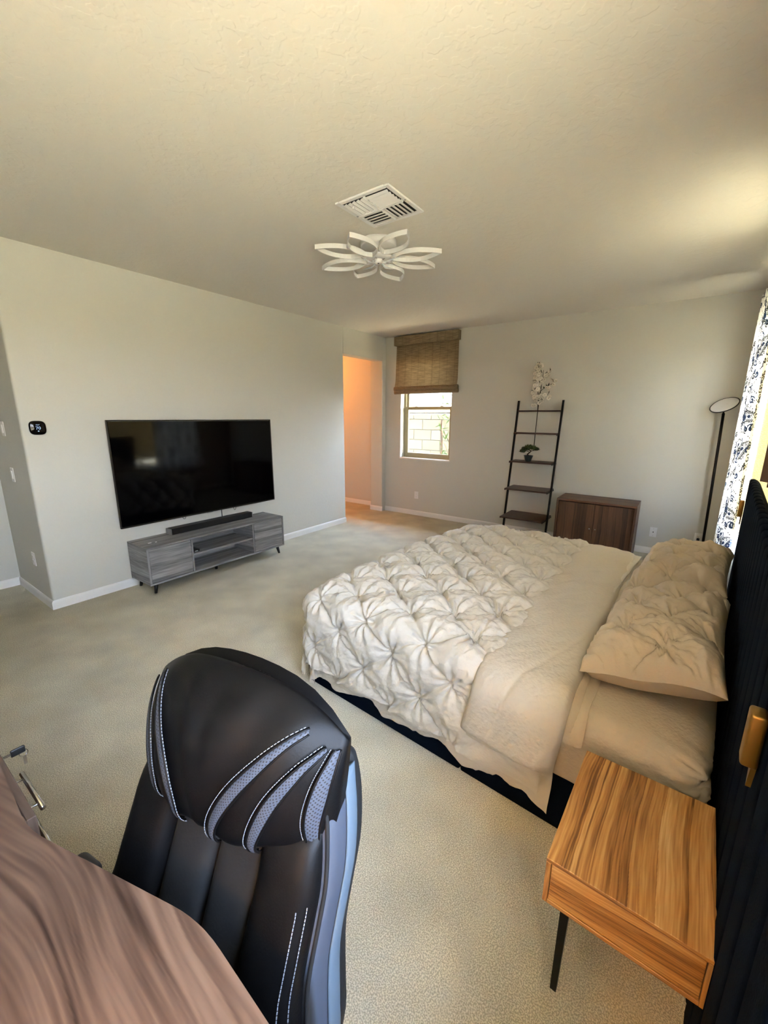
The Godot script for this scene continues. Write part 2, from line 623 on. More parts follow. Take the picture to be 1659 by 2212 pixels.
	M.frost_shade.backlight = Color(0.9, 0.85, 0.75)
	var dg := mat(Color(0.7, 0.8, 0.9), 0.5)
	dg.emission_enabled = true
	dg.emission = Color(0.55, 0.7, 1.0)
	dg.emission_energy_multiplier = 0.05
	M.digits = dg

# ------------------------------------------------------------------ main
func _ready() -> void:
	# camera, sky, sun, exposure
	var cam := Camera3D.new()
	cam.name = "camera"
	add_child(cam)
	var yaw := 0.6264
	var pitch := 0.2276
	var roll := 0.0053
	cam.position = Vector3(0, 1.552, 0)
	cam.basis = Basis(Vector3.UP, yaw) * Basis(Vector3.RIGHT, -pitch) * Basis(Vector3.BACK, roll)
	cam.fov = 102.262
	cam.near = 0.02
	cam.far = 200.0
	cam.current = true
	var we := WorldEnvironment.new()
	we.name = "world_environment"
	var env := Environment.new()
	env.background_mode = Environment.BG_SKY
	var sky := Sky.new()
	var sm := ProceduralSkyMaterial.new()
	sm.sky_top_color = Color(0.66, 0.74, 0.87)
	sm.sky_horizon_color = Color(0.91, 0.925, 0.94)
	sm.ground_horizon_color = Color(0.7, 0.66, 0.58)
	sm.ground_bottom_color = Color(0.55, 0.49, 0.4)
	sm.sky_energy_multiplier = 2.2
	sm.ground_energy_multiplier = 1.6
	sky.sky_material = sm
	env.sky = sky
	env.tonemap_mode = Environment.TONE_MAPPER_LINEAR
	env.tonemap_exposure = 11.0
	env.sdfgi_enabled = true
	env.ssao_enabled = true
	env.ssil_enabled = true
	we.environment = env
	add_child(we)
	var sun := DirectionalLight3D.new()
	sun.name = "sun"
	add_child(sun)
	sun.look_at_from_position(Vector3.ZERO, -Vector3(0.35, 0.9, -0.22), Vector3.FORWARD)
	sun.light_color = Color(1.0, 0.965, 0.89)
	sun.light_energy = 6.0
	sun.light_angular_distance = 0.6
	sun.shadow_enabled = true
	sun.sky_mode = DirectionalLight3D.SKY_MODE_LIGHT_ONLY

	make_materials()
	build_shell()
	build_windows()
	build_outside()
	build_hall_light()
	build_bed()
	build_tv_wall()
	build_desk()
	build_chair()
	build_nightstand()
	build_cabinet()
	build_ladder()
	build_floor_lamp()
	build_ceiling_things()
	build_plates()
	build_desk_lamp()

# ------------------------------------------------------------------ room
func build_shell() -> void:
	# floor with two uv sets
	var st := SurfaceTool.new()
	st.begin(Mesh.PRIMITIVE_TRIANGLES)
	var fx0 := -6.8; var fx1 := RX + 0.2; var fz0 := BZ - 0.35; var fz1 := NZ + 0.2
	var cs := [Vector3(fx0, 0, fz0), Vector3(fx1, 0, fz0), Vector3(fx1, 0, fz1), Vector3(fx0, 0, fz1)]
	for y in [0.0, -0.1]:
		for i in ([0, 1, 2, 0, 2, 3] if y == 0.0 else [0, 2, 1, 0, 3, 2]):
			var p: Vector3 = cs[i] + Vector3(0, y, 0)
			st.set_uv(Vector2(p.x, p.z)); st.set_uv2(Vector2(p.x, p.z)); st.add_vertex(p)
	for i in 4:
		var a: Vector3 = cs[i]; var b: Vector3 = cs[(i + 1) % 4]; var d := Vector3(0, -0.1, 0)
		for p in [a, a + d, b + d, a, b + d, b]:
			st.set_uv(Vector2(p.x, p.z)); st.set_uv2(Vector2(p.x, p.z)); st.add_vertex(p)
	st.generate_normals()
	struct("floor", st.commit(), M.carpet)
	struct("ceiling", slab(Vector3(-6.8, CH, BZ - 0.35), Vector3(RX + 0.2, CH + 0.12, NZ + 0.2)), M.ceiling)
	# television wall with its rounded end, the lintel over the doorway and the stub in the corner
	var s := begin()
	prism(s, rounded([Vector2(WX, DOORZ), Vector2(WX, RECZ), Vector2(LX - 0.15, RECZ), Vector2(LX - 0.15, RECZ - 0.15), Vector2(WX - 0.16, RECZ - 0.15), Vector2(WX - 0.16, DOORZ)], [0.015, 0.022, 0, 0, 0, 0]), 0, CH)
	cbox(s, Vector3(WX - 0.08, (2.396 + CH) / 2, (DOORZ + JAMBZ) / 2), Vector3(0.16, CH - 2.396, DOORZ - JAMBZ), 0.0)
	cbox(s, Vector3(WX - 0.12, CH / 2, (BZ + JAMBZ) / 2), Vector3(0.24, CH, JAMBZ - BZ), 0.008)
	struct("wall_television", done(s), M.wall)
	struct("wall_left", slab(Vector3(LX - 0.15, 0, RECZ), Vector3(LX, CH, NZ + 0.2)), M.wall)
	struct("wall_near", slab(Vector3(LX - 0.15, 0, NZ), Vector3(RX + 0.2, CH, NZ + 0.15)), M.wall)
	# window wall with its opening
	s = begin()
	var wx0 := -3.715; var wx1 := -2.835; var wy0 := 0.912; var wy1 := 2.42
	var z0 := BZ - 0.2; var z1 := BZ
	wall_with_hole(s, 2, z0, z1, WX - 0.24, RX + 0.2, [[wx0, wx1, wy0, wy1]])
	struct("wall_back", done(s), M.wall)
	# headboard wall with two openings
	s = begin()
	wall_with_hole(s, 0, RX, RX + 0.18, BZ - 0.2, NZ + 0.2, [[-4.8, -2.6, 0.6, 2.35], [-0.85, 0.55, 1.0, 2.28]])
	struct("wall_right", done(s), M.wall)
	# hall behind the doorway
	struct("wall_hall_back", slab(Vector3(-6.8, 0, BZ - 0.32), Vector3(WX - 0.24, CH, BZ - 0.15)), M.wall)
	struct("wall_hall_end", slab(Vector3(-6.8, 0, BZ - 0.32), Vector3(-6.65, CH, -4.0)), M.wall)
	struct("wall_hall_front", slab(Vector3(-6.8, 0, -4.35), Vector3(WX - 0.16, CH, -4.2)), M.wall)
	# baseboards
	base_run("baseboard_television", Vector3(WX, 0, DOORZ + 0.0), Vector3(WX, 0, RECZ), Vector3(1, 0, 0), 0.012, 0.012)
	base_run("baseboard_recess", Vector3(LX, 0, RECZ), Vector3(WX + 0.012, 0, RECZ), Vector3(0, 0, 1), 0.0, 0.0)
	base_run("baseboard_left", Vector3(LX, 0, RECZ), Vector3(LX, 0, -0.74), Vector3(1, 0, 0), 0.0, 0.0)
	base_run("baseboard_back", Vector3(WX, 0, BZ), Vector3(RX, 0, BZ), Vector3(0, 0, 1), 0.0, 0.0)
	base_run("baseboard_right", Vector3(RX, 0, BZ), Vector3(RX, 0, NZ), Vector3(-1, 0, 0), 0.0, 0.0)
	base_run("baseboard_hall", Vector3(-6.6, 0, BZ - 0.15), Vector3(WX - 0.24, 0, BZ - 0.15), Vector3(0, 0, 1), 0.0, 0.0)
	base_run("baseboard_jamb", Vector3(WX - 0.24, 0, JAMBZ), Vector3(WX + 0.012, 0, JAMBZ), Vector3(0, 0, 1), 0.0, 0.0)
	# door at far left, only its casing reaches the picture
	struct("door_1", slab(Vector3(LX + 0.001, 0.01, -0.66), Vector3(LX + 0.02, 2.04, 0.16), 0.002), M.trim)
	s = begin()
	cbox(s, Vector3(LX + 0.011, 1.05, -0.705), Vector3(0.022, 2.1, 0.075), 0.004)
	cbox(s, Vector3(LX + 0.011, 1.05, 0.205), Vector3(0.022, 2.1, 0.075), 0.004)
	cbox(s, Vector3(LX + 0.011, 2.0975, -0.25), Vector3(0.022, 0.075, 0.834), 0.004)
	struct("trim_1", done(s), M.trim)

func wall_with_hole(s: SurfaceTool, axis: int, t0: float, t1: float, a0: float, a1: float, holes: Array) -> void:
	# full-height pieces between the openings, then sill and lintel pieces
	var cut := a0
	var put := func(p0: float, p1: float, y0: float, y1: float) -> void:
		if p1 - p0 < 0.001 or y1 - y0 < 0.001: return
		var c := Vector3.ZERO
		var z := Vector3.ZERO
		c[axis] = (t0 + t1) / 2; z[axis] = absf(t1 - t0)
		var o := 0 if axis == 2 else 2
		c[o] = (p0 + p1) / 2; z[o] = p1 - p0
		c.y = (y0 + y1) / 2; z.y = y1 - y0
		cbox(s, c, z, 0.0)
	for h in holes:
		put.call(cut, h[0], 0.0, CH)
		put.call(h[0], h[1], 0.0, h[2])
		put.call(h[0], h[1], h[3], CH)
		cut = h[1]
	put.call(cut, a1, 0.0, CH)

func base_run(called: String, a: Vector3, b: Vector3, out: Vector3, _ea: float, _eb: float) -> void:
	# a board with an eased top edge, swept from a to b
	var prof := [Vector2(0, 0), Vector2(0.013, 0), Vector2(0.013, 0.058), Vector2(0.010, 0.068), Vector2(0.005, 0.075), Vector2(0, 0.075)]
	var st := begin()
	var n := prof.size()
	var inside := (a + b) / 2 + out * 0.006 + Vector3(0, 0.035, 0)
	for i in n:
		var p: Vector2 = prof[i]; var q: Vector2 = prof[(i + 1) % n]
		var P := out * p.x + Vector3(0, p.y, 0)
		var Q := out * q.x + Vector3(0, q.y, 0)
		face(st, [a + P, b + P, b + Q, a + Q], inside)
	for e in [a, b]:
		var pts := []
		for p in prof: pts.append(e + out * p.x + Vector3(0, p.y, 0))
		face(st, pts, inside)
	struct(called, done(st), M.trim)

# ------------------------------------------------------------------ windows
func build_windows() -> void:
	# small single-hung window in the far wall
	var x0 := -3.715; var x1 := -2.835; var y0 := 0.912; var y1 := 2.42
	var zf := BZ - 0.14
	var w := Node3D.new()
	w.name = "window_1"
	add_child(w)
	w.set_meta("kind", "structure")
	var st := begin()
	frame_rect(st, 2, zf, 0.07, x0, x1, y0, y1, 0.035, 0.003)
	part("window_frame", done(st), M.vinyl, w)
	st = begin()
	frame_rect(st, 2, zf - 0.012, 0.03, x0 + 0.035, x1 - 0.035, 1.66, y1 - 0.035, 0.03, 0.003)
	var up := part("sash", done(st), M.vinyl, w)
	part("pane", boxm(Vector3((x0 + x1) / 2, (1.66 + y1) / 2, zf - 0.012), Vector3(x1 - x0 - 0.13, y1 - 1.66 - 0.09, 0.004), 0.0), M.glass, up)
	st = begin()
	frame_rect(st, 2, zf + 0.02, 0.034, x0 + 0.03, x1 - 0.03, y0 + 0.03, 1.70, 0.045, 0.004)
	var lo := part("sash", done(st), M.vinyl, w)
	part("pane", boxm(Vector3((x0 + x1) / 2, (y0 + 0.03 + 1.70) / 2, zf + 0.02), Vector3(x1 - x0 - 0.15, 1.70 - y0 - 0.12, 0.004), 0.0), M.glass, lo)
	for x in [-3.5, -3.05]:
		part("sash_lock", boxm(Vector3(x, 1.706, zf + 0.024), Vector3(0.05, 0.014, 0.026), 0.004), M.white_plastic, lo)
	part("window_sill", slab(Vector3(x0 - 0.005, y0 - 0.02, BZ - 0.105), Vector3(x1 + 0.005, y0 + 0.002, BZ + 0.012), 0.004), M.trim, w)
	# window behind the curtains in the headboard wall
	w = Node3D.new()
	w.name = "window_2"
	add_child(w)
	w.set_meta("kind", "structure")
	side_window(w, -4.8, -2.6, 0.6, 2.35)
	# the wide window beside the camera, out of the frame
	w = Node3D.new()
	w.name = "window_3"
	add_child(w)
	w.set_meta("kind", "structure")
	side_window(w, -0.85, 0.55, 1.0, 2.28)

	# woven roman shade over the far window
	var s := thing("roman_shade", "tan woven roman shade half raised over the small far window", "window shade", Vector3(-3.26, 0, BZ))
	part("valance", boxm(Vector3(0, 2.655, 0.05), Vector3(1.07, 0.126, 0.09), 0.004), M.weave_solid, s)
	var rows := []
	var uvs := []
	for j in 15:
		var t := j / 14.0
		var y := lerpf(2.62, 1.985, t)
		var row := []
		var ur := []
		for i in 21:
			var x := lerpf(-0.52, 0.52, i / 20.0) * (1.0 + 0.02 * t)
			row.append(Vector3(x, y, 0.035 + 0.012 * t + 0.004 * sin(x * 7.0 + y * 3.0) + (0.02 * max(0.0, t - 0.85) / 0.15)))
			ur.append(Vector2(x + 0.6, -y))
		rows.append(row); uvs.append(ur)
	part("shade_cloth", gridm(rows, false, false, uvs), M.weave, s)
	for k in 2:
		var yk := 1.985 - 0.045 * k
		var ring_rows := []
		for i in 23:
			var x := lerpf(-0.54, 0.545, i / 22.0)
			var ring := []
			for a in 10:
				var an := TAU * a / 10
				ring.append(Vector3(x, yk - 0.02 + sin(an) * 0.034, 0.062 - 0.012 * k + cos(an) * 0.022))
			ring_rows.append(ring)
		part("bottom_fold", loft(ring_rows), M.weave_solid, s)
	for x in [-0.35, 0.33]:
		part("lift_cord", tube([Vector3(x, 2.6, 0.03), Vector3(x, 2.0, 0.045)], 0.0015, 5), M.weave_solid, s)

	# paisley curtain, pale shade and taupe panel at the window beside the bed
	s = thing("paisley_curtain", "white curtain panel with navy and black paisley print beside the floor lamp", "curtain", Vector3(RX - 0.075, 0, 0))
	part("curtain_cloth", curtain_mesh(-4.78, -3.86, 2.5, 0.06, 9.0, 0.028), M.paisley, s)
	s = thing("taupe_curtain", "plain taupe curtain panel at the right edge above the headboard", "curtain", Vector3(RX - 0.075, 0, 0))
	part("curtain_cloth", curtain_mesh(-2.9, -2.2, 2.5, 1.25, 6.0, 0.026), M.taupe, s)
	s = thing("window_shade", "pale straw woven shade glowing between the curtain panels", "window shade", Vector3(RX - 0.02, 0, 0))
	rows = []
	uvs = []
	for j in 9:
		var y := lerpf(2.24, 0.72, j / 8.0)
		var row := []
		var ur := []
		for i in 12:
			var z := lerpf(-3.95, -2.55, i / 11.0)
			row.append(Vector3(0.002 * sin(z * 9.0), y, z))
			ur.append(Vector2(z, -y))
		rows.append(row); uvs.append(ur)
	part("shade_cloth", gridm(rows, true, false, uvs), M.weave_pale, s)
	part("headrail", slab(Vector3(-0.03, 2.2, -3.97), Vector3(0.012, 2.26, -2.53), 0.004), M.weave_solid, s)
	s = thing("curtain_rod", "dark curtain rod above the headboard wall window", "curtain rod", Vector3(RX - 0.075, 2.515, 0))
	part("rod", tube([Vector3(0, 0, -4.85), Vector3(0, 0, -2.1)], 0.012, 10), M.black_metal, s)
	for z in [-4.8, -2.15]:
		part("bracket", slab(Vector3(-0.006, -0.006, z - 0.006), Vector3(0.077, 0.006, z + 0.006), 0.001), M.black_metal, s)

func side_window(w: Node3D, z0: float, z1: float, y0: float, y1: float) -> void:
	var xf := RX + 0.13
	var st := begin()
	frame_rect(st, 0, xf, 0.07, y0, y1, z0, z1, 0.04, 0.003)
	cbox(st, Vector3(xf, (y0 + y1) / 2, (z0 + z1) / 2), Vector3(0.06, y1 - y0 - 0.08, 0.045), 0.003)
	part("window_frame", done(st), M.vinyl, w)
	for k in 2:
		var za := z0 if k == 0 else (z0 + z1) / 2
		var zb := (z0 + z1) / 2 if k == 0 else z1
		part("pane", boxm(Vector3(xf, (y0 + y1) / 2, (za + zb) / 2), Vector3(0.004, y1 - y0 - 0.08, zb - za - 0.06), 0.0), M.glass, w)

func curtain_mesh(z0: float, z1: float, y1: float, y0: float, folds: float, depth: float) -> ArrayMesh:
	var rows := []
	var uvs := []
	var nz := noise(int(folds * 10), FastNoiseLite.TYPE_SIMPLEX_SMOOTH, 2)
	for j in 25:
		var t := j / 24.0
		var y := lerpf(y1, y0, t)
		var row := []
		var ur := []
		for i in 110:
			var s := i / 109.0
			var ph := s * folds * TAU / 2.0 + 0.8 * nz.get_noise_2d(s * 3.0, t * 0.6)
			var x := depth * sin(ph) * (0.75 + 0.35 * t)
			row.append(Vector3(x, y, lerpf(z0, z1, s) + 0.012 * sin(ph * 2.0)))
			ur.append(Vector2(s * (z1 - z0) * 1.45, -y))
		rows.append(row); uvs.append(ur)
	return gridm(rows, true, false, uvs)

# ------------------------------------------------------------------ outside
func build_outside() -> void:
	struct("ground", slab(Vector3(-30, -0.4, -30), Vector3(30, -0.12, 20)), M.gravel)
	# eave of the roof along the two outer walls
	struct("roof_eave", slab(Vector3(-7.5, CH + 0.13, BZ - 1.45), Vector3(RX + 1.0, CH + 0.25, NZ + 1.2)), M.stucco)
	# garden wall of concrete blocks
	var g := thing("garden_wall", "sunlit pale block wall outside the small far window", "wall", Vector3(0, -0.12, -7.35))
	part("mortar", slab(Vector3(-7.9, 0, -0.19), Vector3(-1.0, 1.755, -0.008)), M.mortar, g)
	var bm := [boxm(Vector3.ZERO, Vector3(0.394, 0.192, 0.2), 0.004), boxm(Vector3.ZERO, Vector3(0.394, 0.192, 0.205), 0.006)]
	var rng := RandomNumberGenerator.new()
	rng.seed = 5
	for r in 8:
		for c in 16:
			var x := -7.6 + c * 0.404 + (0.202 if r % 2 else 0.0)
			var b := part("block", bm[(c + r) % 2], M.block[rng.randi() % 3], g)
			b.position = Vector3(x, 0.1 + r * 0.2025, -0.1)
	for c in 16:
		var b := part("cap_block", bm[1], M.block[rng.randi() % 3], g)
		b.scale = Vector3(1, 0.55, 1.15)
		b.position = Vector3(-7.6 + c * 0.404, 1.675, -0.1)
	# house beyond
	var h := thing("neighbour_house", "neighbouring house with grey tiled roof seen above the block wall", "house", Vector3(-6, -0.12, -16))
	part("wall", slab(Vector3(-7, 0, -6), Vector3(7, 2.3, 0)), M.stucco, h)
	var st := begin()
	var rp := [Vector3(-7.5, 2.2, 0.6), Vector3(7.5, 2.2, 0.6), Vector3(7.5, 4.4, -3), Vector3(-7.5, 4.4, -3)]
	face(st, rp, Vector3(0, 0, -3))
	face(st, [Vector3(-7.5, 2.2, -6.6), Vector3(7.5, 2.2, -6.6), rp[2], rp[3]], Vector3(0, 0, -3))
	for x in [-7.5, 7.5]: face(st, [Vector3(x, 2.2, 0.6), Vector3(x, 4.4, -3), Vector3(x, 2.2, -6.6)], Vector3(0, 2.5, -3))
	face(st, [Vector3(-7.5, 2.2, 0.6), Vector3(7.5, 2.2, 0.6), Vector3(7.5, 2.2, -6.6), Vector3(-7.5, 2.2, -6.6)], Vector3(0, 3, -3))
	part("roof", done(st), M.roof_tile, h)
	# young tree with its stake, growing between window and block wall
	var t := thing("young_tree", "young green leafed tree with stake outside the small window", "tree", Vector3(-3.88, -0.12, -6.9))
	part("trunk", tube([Vector3(0.36, 0, -0.05), Vector3(0.38, 0.8, 0.0), Vector3(0.41, 1.5, 0.02), Vector3(0.44, 2.4, 0.0)], [0.032, 0.028, 0.022, 0.012], 8), M.bark, t)
	part("stake", tube([Vector3(0.26, 0, 0.07), Vector3(0.25, 0.6, 0.08), Vector3(0.225, 1.62, 0.08)], 0.026, 8), M.bark, t)
	var leaf := leaf_mesh(0.13, 0.026)
	for i in 7:
		var a := i * 0.9
		var y0 := 0.45 + 0.24 * i
		part("branch", tube([Vector3(0.38, y0, 0), Vector3(0.39 + 0.12 * cos(a), y0 + 0.22, 0.16 * sin(a)), Vector3(0.4 + 0.2 * cos(a), y0 + 0.3, 0.24 * sin(a))], [0.01, 0.007, 0.003], 5), M.bark, t)
	for i in 230:
		var a := rng.randf() * TAU
		var rr := 0.34 * sqrt(rng.randf())
		var y := rng.randf_range(0.45, 2.6)
		var l := part("leaf", leaf, M.leaf, t)
		l.position = Vector3(0.42 + rr * 0.62 * cos(a), y, 0.05 + rr * 0.8 * sin(a))
		l.rotation = Vector3(rng.randf_range(-1.1, 0.6), rng.randf() * TAU, rng.randf_range(-0.8, 0.8))
		l.scale = Vector3.ONE * rng.randf_range(0.7, 1.2)

func leaf_mesh(length: float, width: float) -> ArrayMesh:
	var rows := []
	for j in 6:
		var t := j / 5.0
		var w := width * sin(PI * clampf(t * 0.96 + 0.02, 0, 1))
		rows.append([Vector3(-w / 2, 0.12 * w + 0.02 * t * t, t * length), Vector3(0, -0.05 * w + 0.02 * t * t, t * length), Vector3(w / 2, 0.12 * w + 0.02 * t * t, t * length)])
	return gridm(rows)

func build_hall_light() -> void:
	var t := thing("hall_ceiling_light", "warm glowing ceiling light in the hall beyond the doorway", "light", Vector3(-5.75, CH, -4.95))
	part("base_plate", lathe([Vector2(0.09, 0), Vector2(0.09, -0.02), Vector2(0.06, -0.03)], 24), M.white_metal, t)
	part("globe", lathe([Vector2(0.05, -0.03), Vector2(0.1, -0.06), Vector2(0.115, -0.1), Vector2(0.09, -0.15), Vector2(0.04, -0.175), Vector2(0.0, -0.178)], 24), M.hall_bulb, t)
	var l := OmniLight3D.new()
	l.name = "hall_lamp"
	l.light_color = Color(1.0, 0.64, 0.36)
	l.light_energy = 0.15
	l.light_size = 0.1
	l.omni_range = 30.0
	l.omni_attenuation = 2.0
	l.shadow_enabled = true
	t.add_child(l)
	l.position = Vector3(0, -0.3, 0)

# ------------------------------------------------------------------ bed
const BED_AT := Vector3(0.224, 0, -1.386)
const BED_TURN := -0.066
const BED_W := 2.0
const BED_L := 1.87

# pinch pleats on a staggered lattice: height in metres over flat cloth
var pn1: FastNoiseLite
var pn2: FastNoiseLite
func tuck(p: float, q: float, sx: float, sz: float, amp: float) -> float:
	# irregular placing
	var wp := p + 0.028 * pn1.get_noise_2d(p * 3.1, q * 3.1)
	var wq := q + 0.028 * pn1.get_noise_2d(p * 3.1 + 40.0, q * 3.1)
	# diamond coordinates
	var a := wp / sx + wq / (2.0 * sz)
	var b := wp / sx - wq / (2.0 * sz)
	var g := sqrt(1.0 / (sx * sx) + 1.0 / (4.0 * sz * sz))
	var ia := roundf(a)
	var ib := roundf(b)
	var da := (a - ia) / g          # signed distance to the nearest crease of each family
	var db := (b - ib) / g
	var fa := absf(a - ia) * 2.0    # 0 on a crease, 1 midway
	var fb := absf(b - ib) * 2.0
	var puff := pow(fa * (2.0 - fa), 0.6) * pow(fb * (2.0 - fb), 0.6)
	# nearest pinch: lattice where a and b are both whole
	var cp := (ia + ib) * 0.5 * sx
	var cq := (ia - ib) * sz
	var dx := wp - cp
	var dy := wq - cq
	var r := sqrt(dx * dx + dy * dy)
	var an := atan2(dy, dx)
	var k := ia * 3.7 + ib * 1.9
	var pinch := exp(-r / 0.05)
	var h := amp * puff
	# laid folds along the creases: a steep and a long side, strongest at the pinches
	var wa := (0.3 + 0.7 * exp(-r / 0.07)) * (0.75 + 0.5 * pn1.get_noise_2d(p * 4.0 + 9.0, q * 4.0))
	var wb := (0.3 + 0.7 * exp(-r / 0.07)) * (0.75 + 0.5 * pn1.get_noise_2d(p * 4.0 - 19.0, q * 4.0))
	var oa := da - 0.006
	var ob := db - 0.006
	h += amp * 0.85 * wa * (exp(-oa / 0.018) if oa > 0.0 else exp(oa / 0.004))
	h += amp * 0.85 * wb * (exp(-ob / 0.018) if ob > 0.0 else exp(ob / 0.004))
	# gathers fanning out of each pinch
	var rays := cos(an * 9.0 + k + 1.2 * pn2.get_noise_2d(p * 5.0, q * 5.0))
	rays = rays * absf(rays)
	h += amp * 0.42 * rays * exp(-absf(r - 0.04) / 0.045) * smoothstep(0.004, 0.02, r)
	h -= amp * 1.15 * pinch
	h += amp * 0.22 * pn2.get_noise_2d(p * 15.0, q * 15.0)
	return h

# where cloth that lies over the mattress goes: p < 0 runs to the foot, q < 0 to the far side
func drape(p: float, q: float, top: float, grow: float) -> Vector3:
	var R := 0.11
	var L := -BED_L - 0.02 + R
	var N := -R + 0.03 + grow
	var F := -BED_W + R - 0.02
	var d2: float = max(0.0, L - grow - p)
	var dn: float = max(0.0, q - N)
	var df: float = max(0.0, F - q)
	var d1: float = max(dn, df)
	var sq := 1.0 if dn > 0.0 else -1.0
	var d := pow(pow(d1, 2.6) + pow(d2, 2.6), 1.0 / 2.6)
	if d <= 0.0: return Vector3(p, top, q)
	var dir := Vector2(-d2, sq * d1)
	dir = dir.normalized()
	var out := 0.0
	var down := 0.0
	if d < R * PI / 2:
		out = R * sin(d / R)
		down = R * (1.0 - cos(d / R))
	else:
		out = R + 0.05 * (d - R * PI / 2)
		down = R + (d - R * PI / 2)
		out += 0.014 * sin((p * 1.0 + q * 1.3) * 17.0) * smoothstep(0.05, 0.4, d - R * PI / 2)
	var bx: float = max(p, L - grow)
	var bz: float = clampf(q, F, N)
	return Vector3(bx + dir.x * out, top - down, bz + dir.y * out)

func cloth_mesh(np: int, nq: int, pq: Callable, top: Callable, lift: Callable) -> ArrayMesh:
	var base := []
	var uv := []
	for j in nq + 1:
		var row := []
		var ur := []
		for i in np + 1:
			var c: Vector2 = pq.call(float(i) / np, float(j) / nq)
			row.append(top.call(c.x, c.y))
			ur.append(c)
		base.append(row); uv.append(ur)
	var out := []
	for j in nq + 1:
		var row := []
		for i in np + 1:
			var du: Vector3 = base[j][min(i + 1, np)] - base[j][max(i - 1, 0)]
			var dv: Vector3 = base[min(j + 1, nq)][i] - base[max(j - 1, 0)][i]
			var n := du.cross(dv).normalized()
			var c: Vector2 = uv[j][i]
			if n.y < -0.2: n = -n
			if n.y <= 0.2:
				var away: Vector3 = base[j][i] - Vector3(-0.93, 0.3, -1.0)
				away.y = 0
				if n.dot(away) < 0: n = -n
			row.append(base[j][i] + n * lift.call(c.x, c.y))
		out.append(row)
	return gridm(out, true, false, uv)

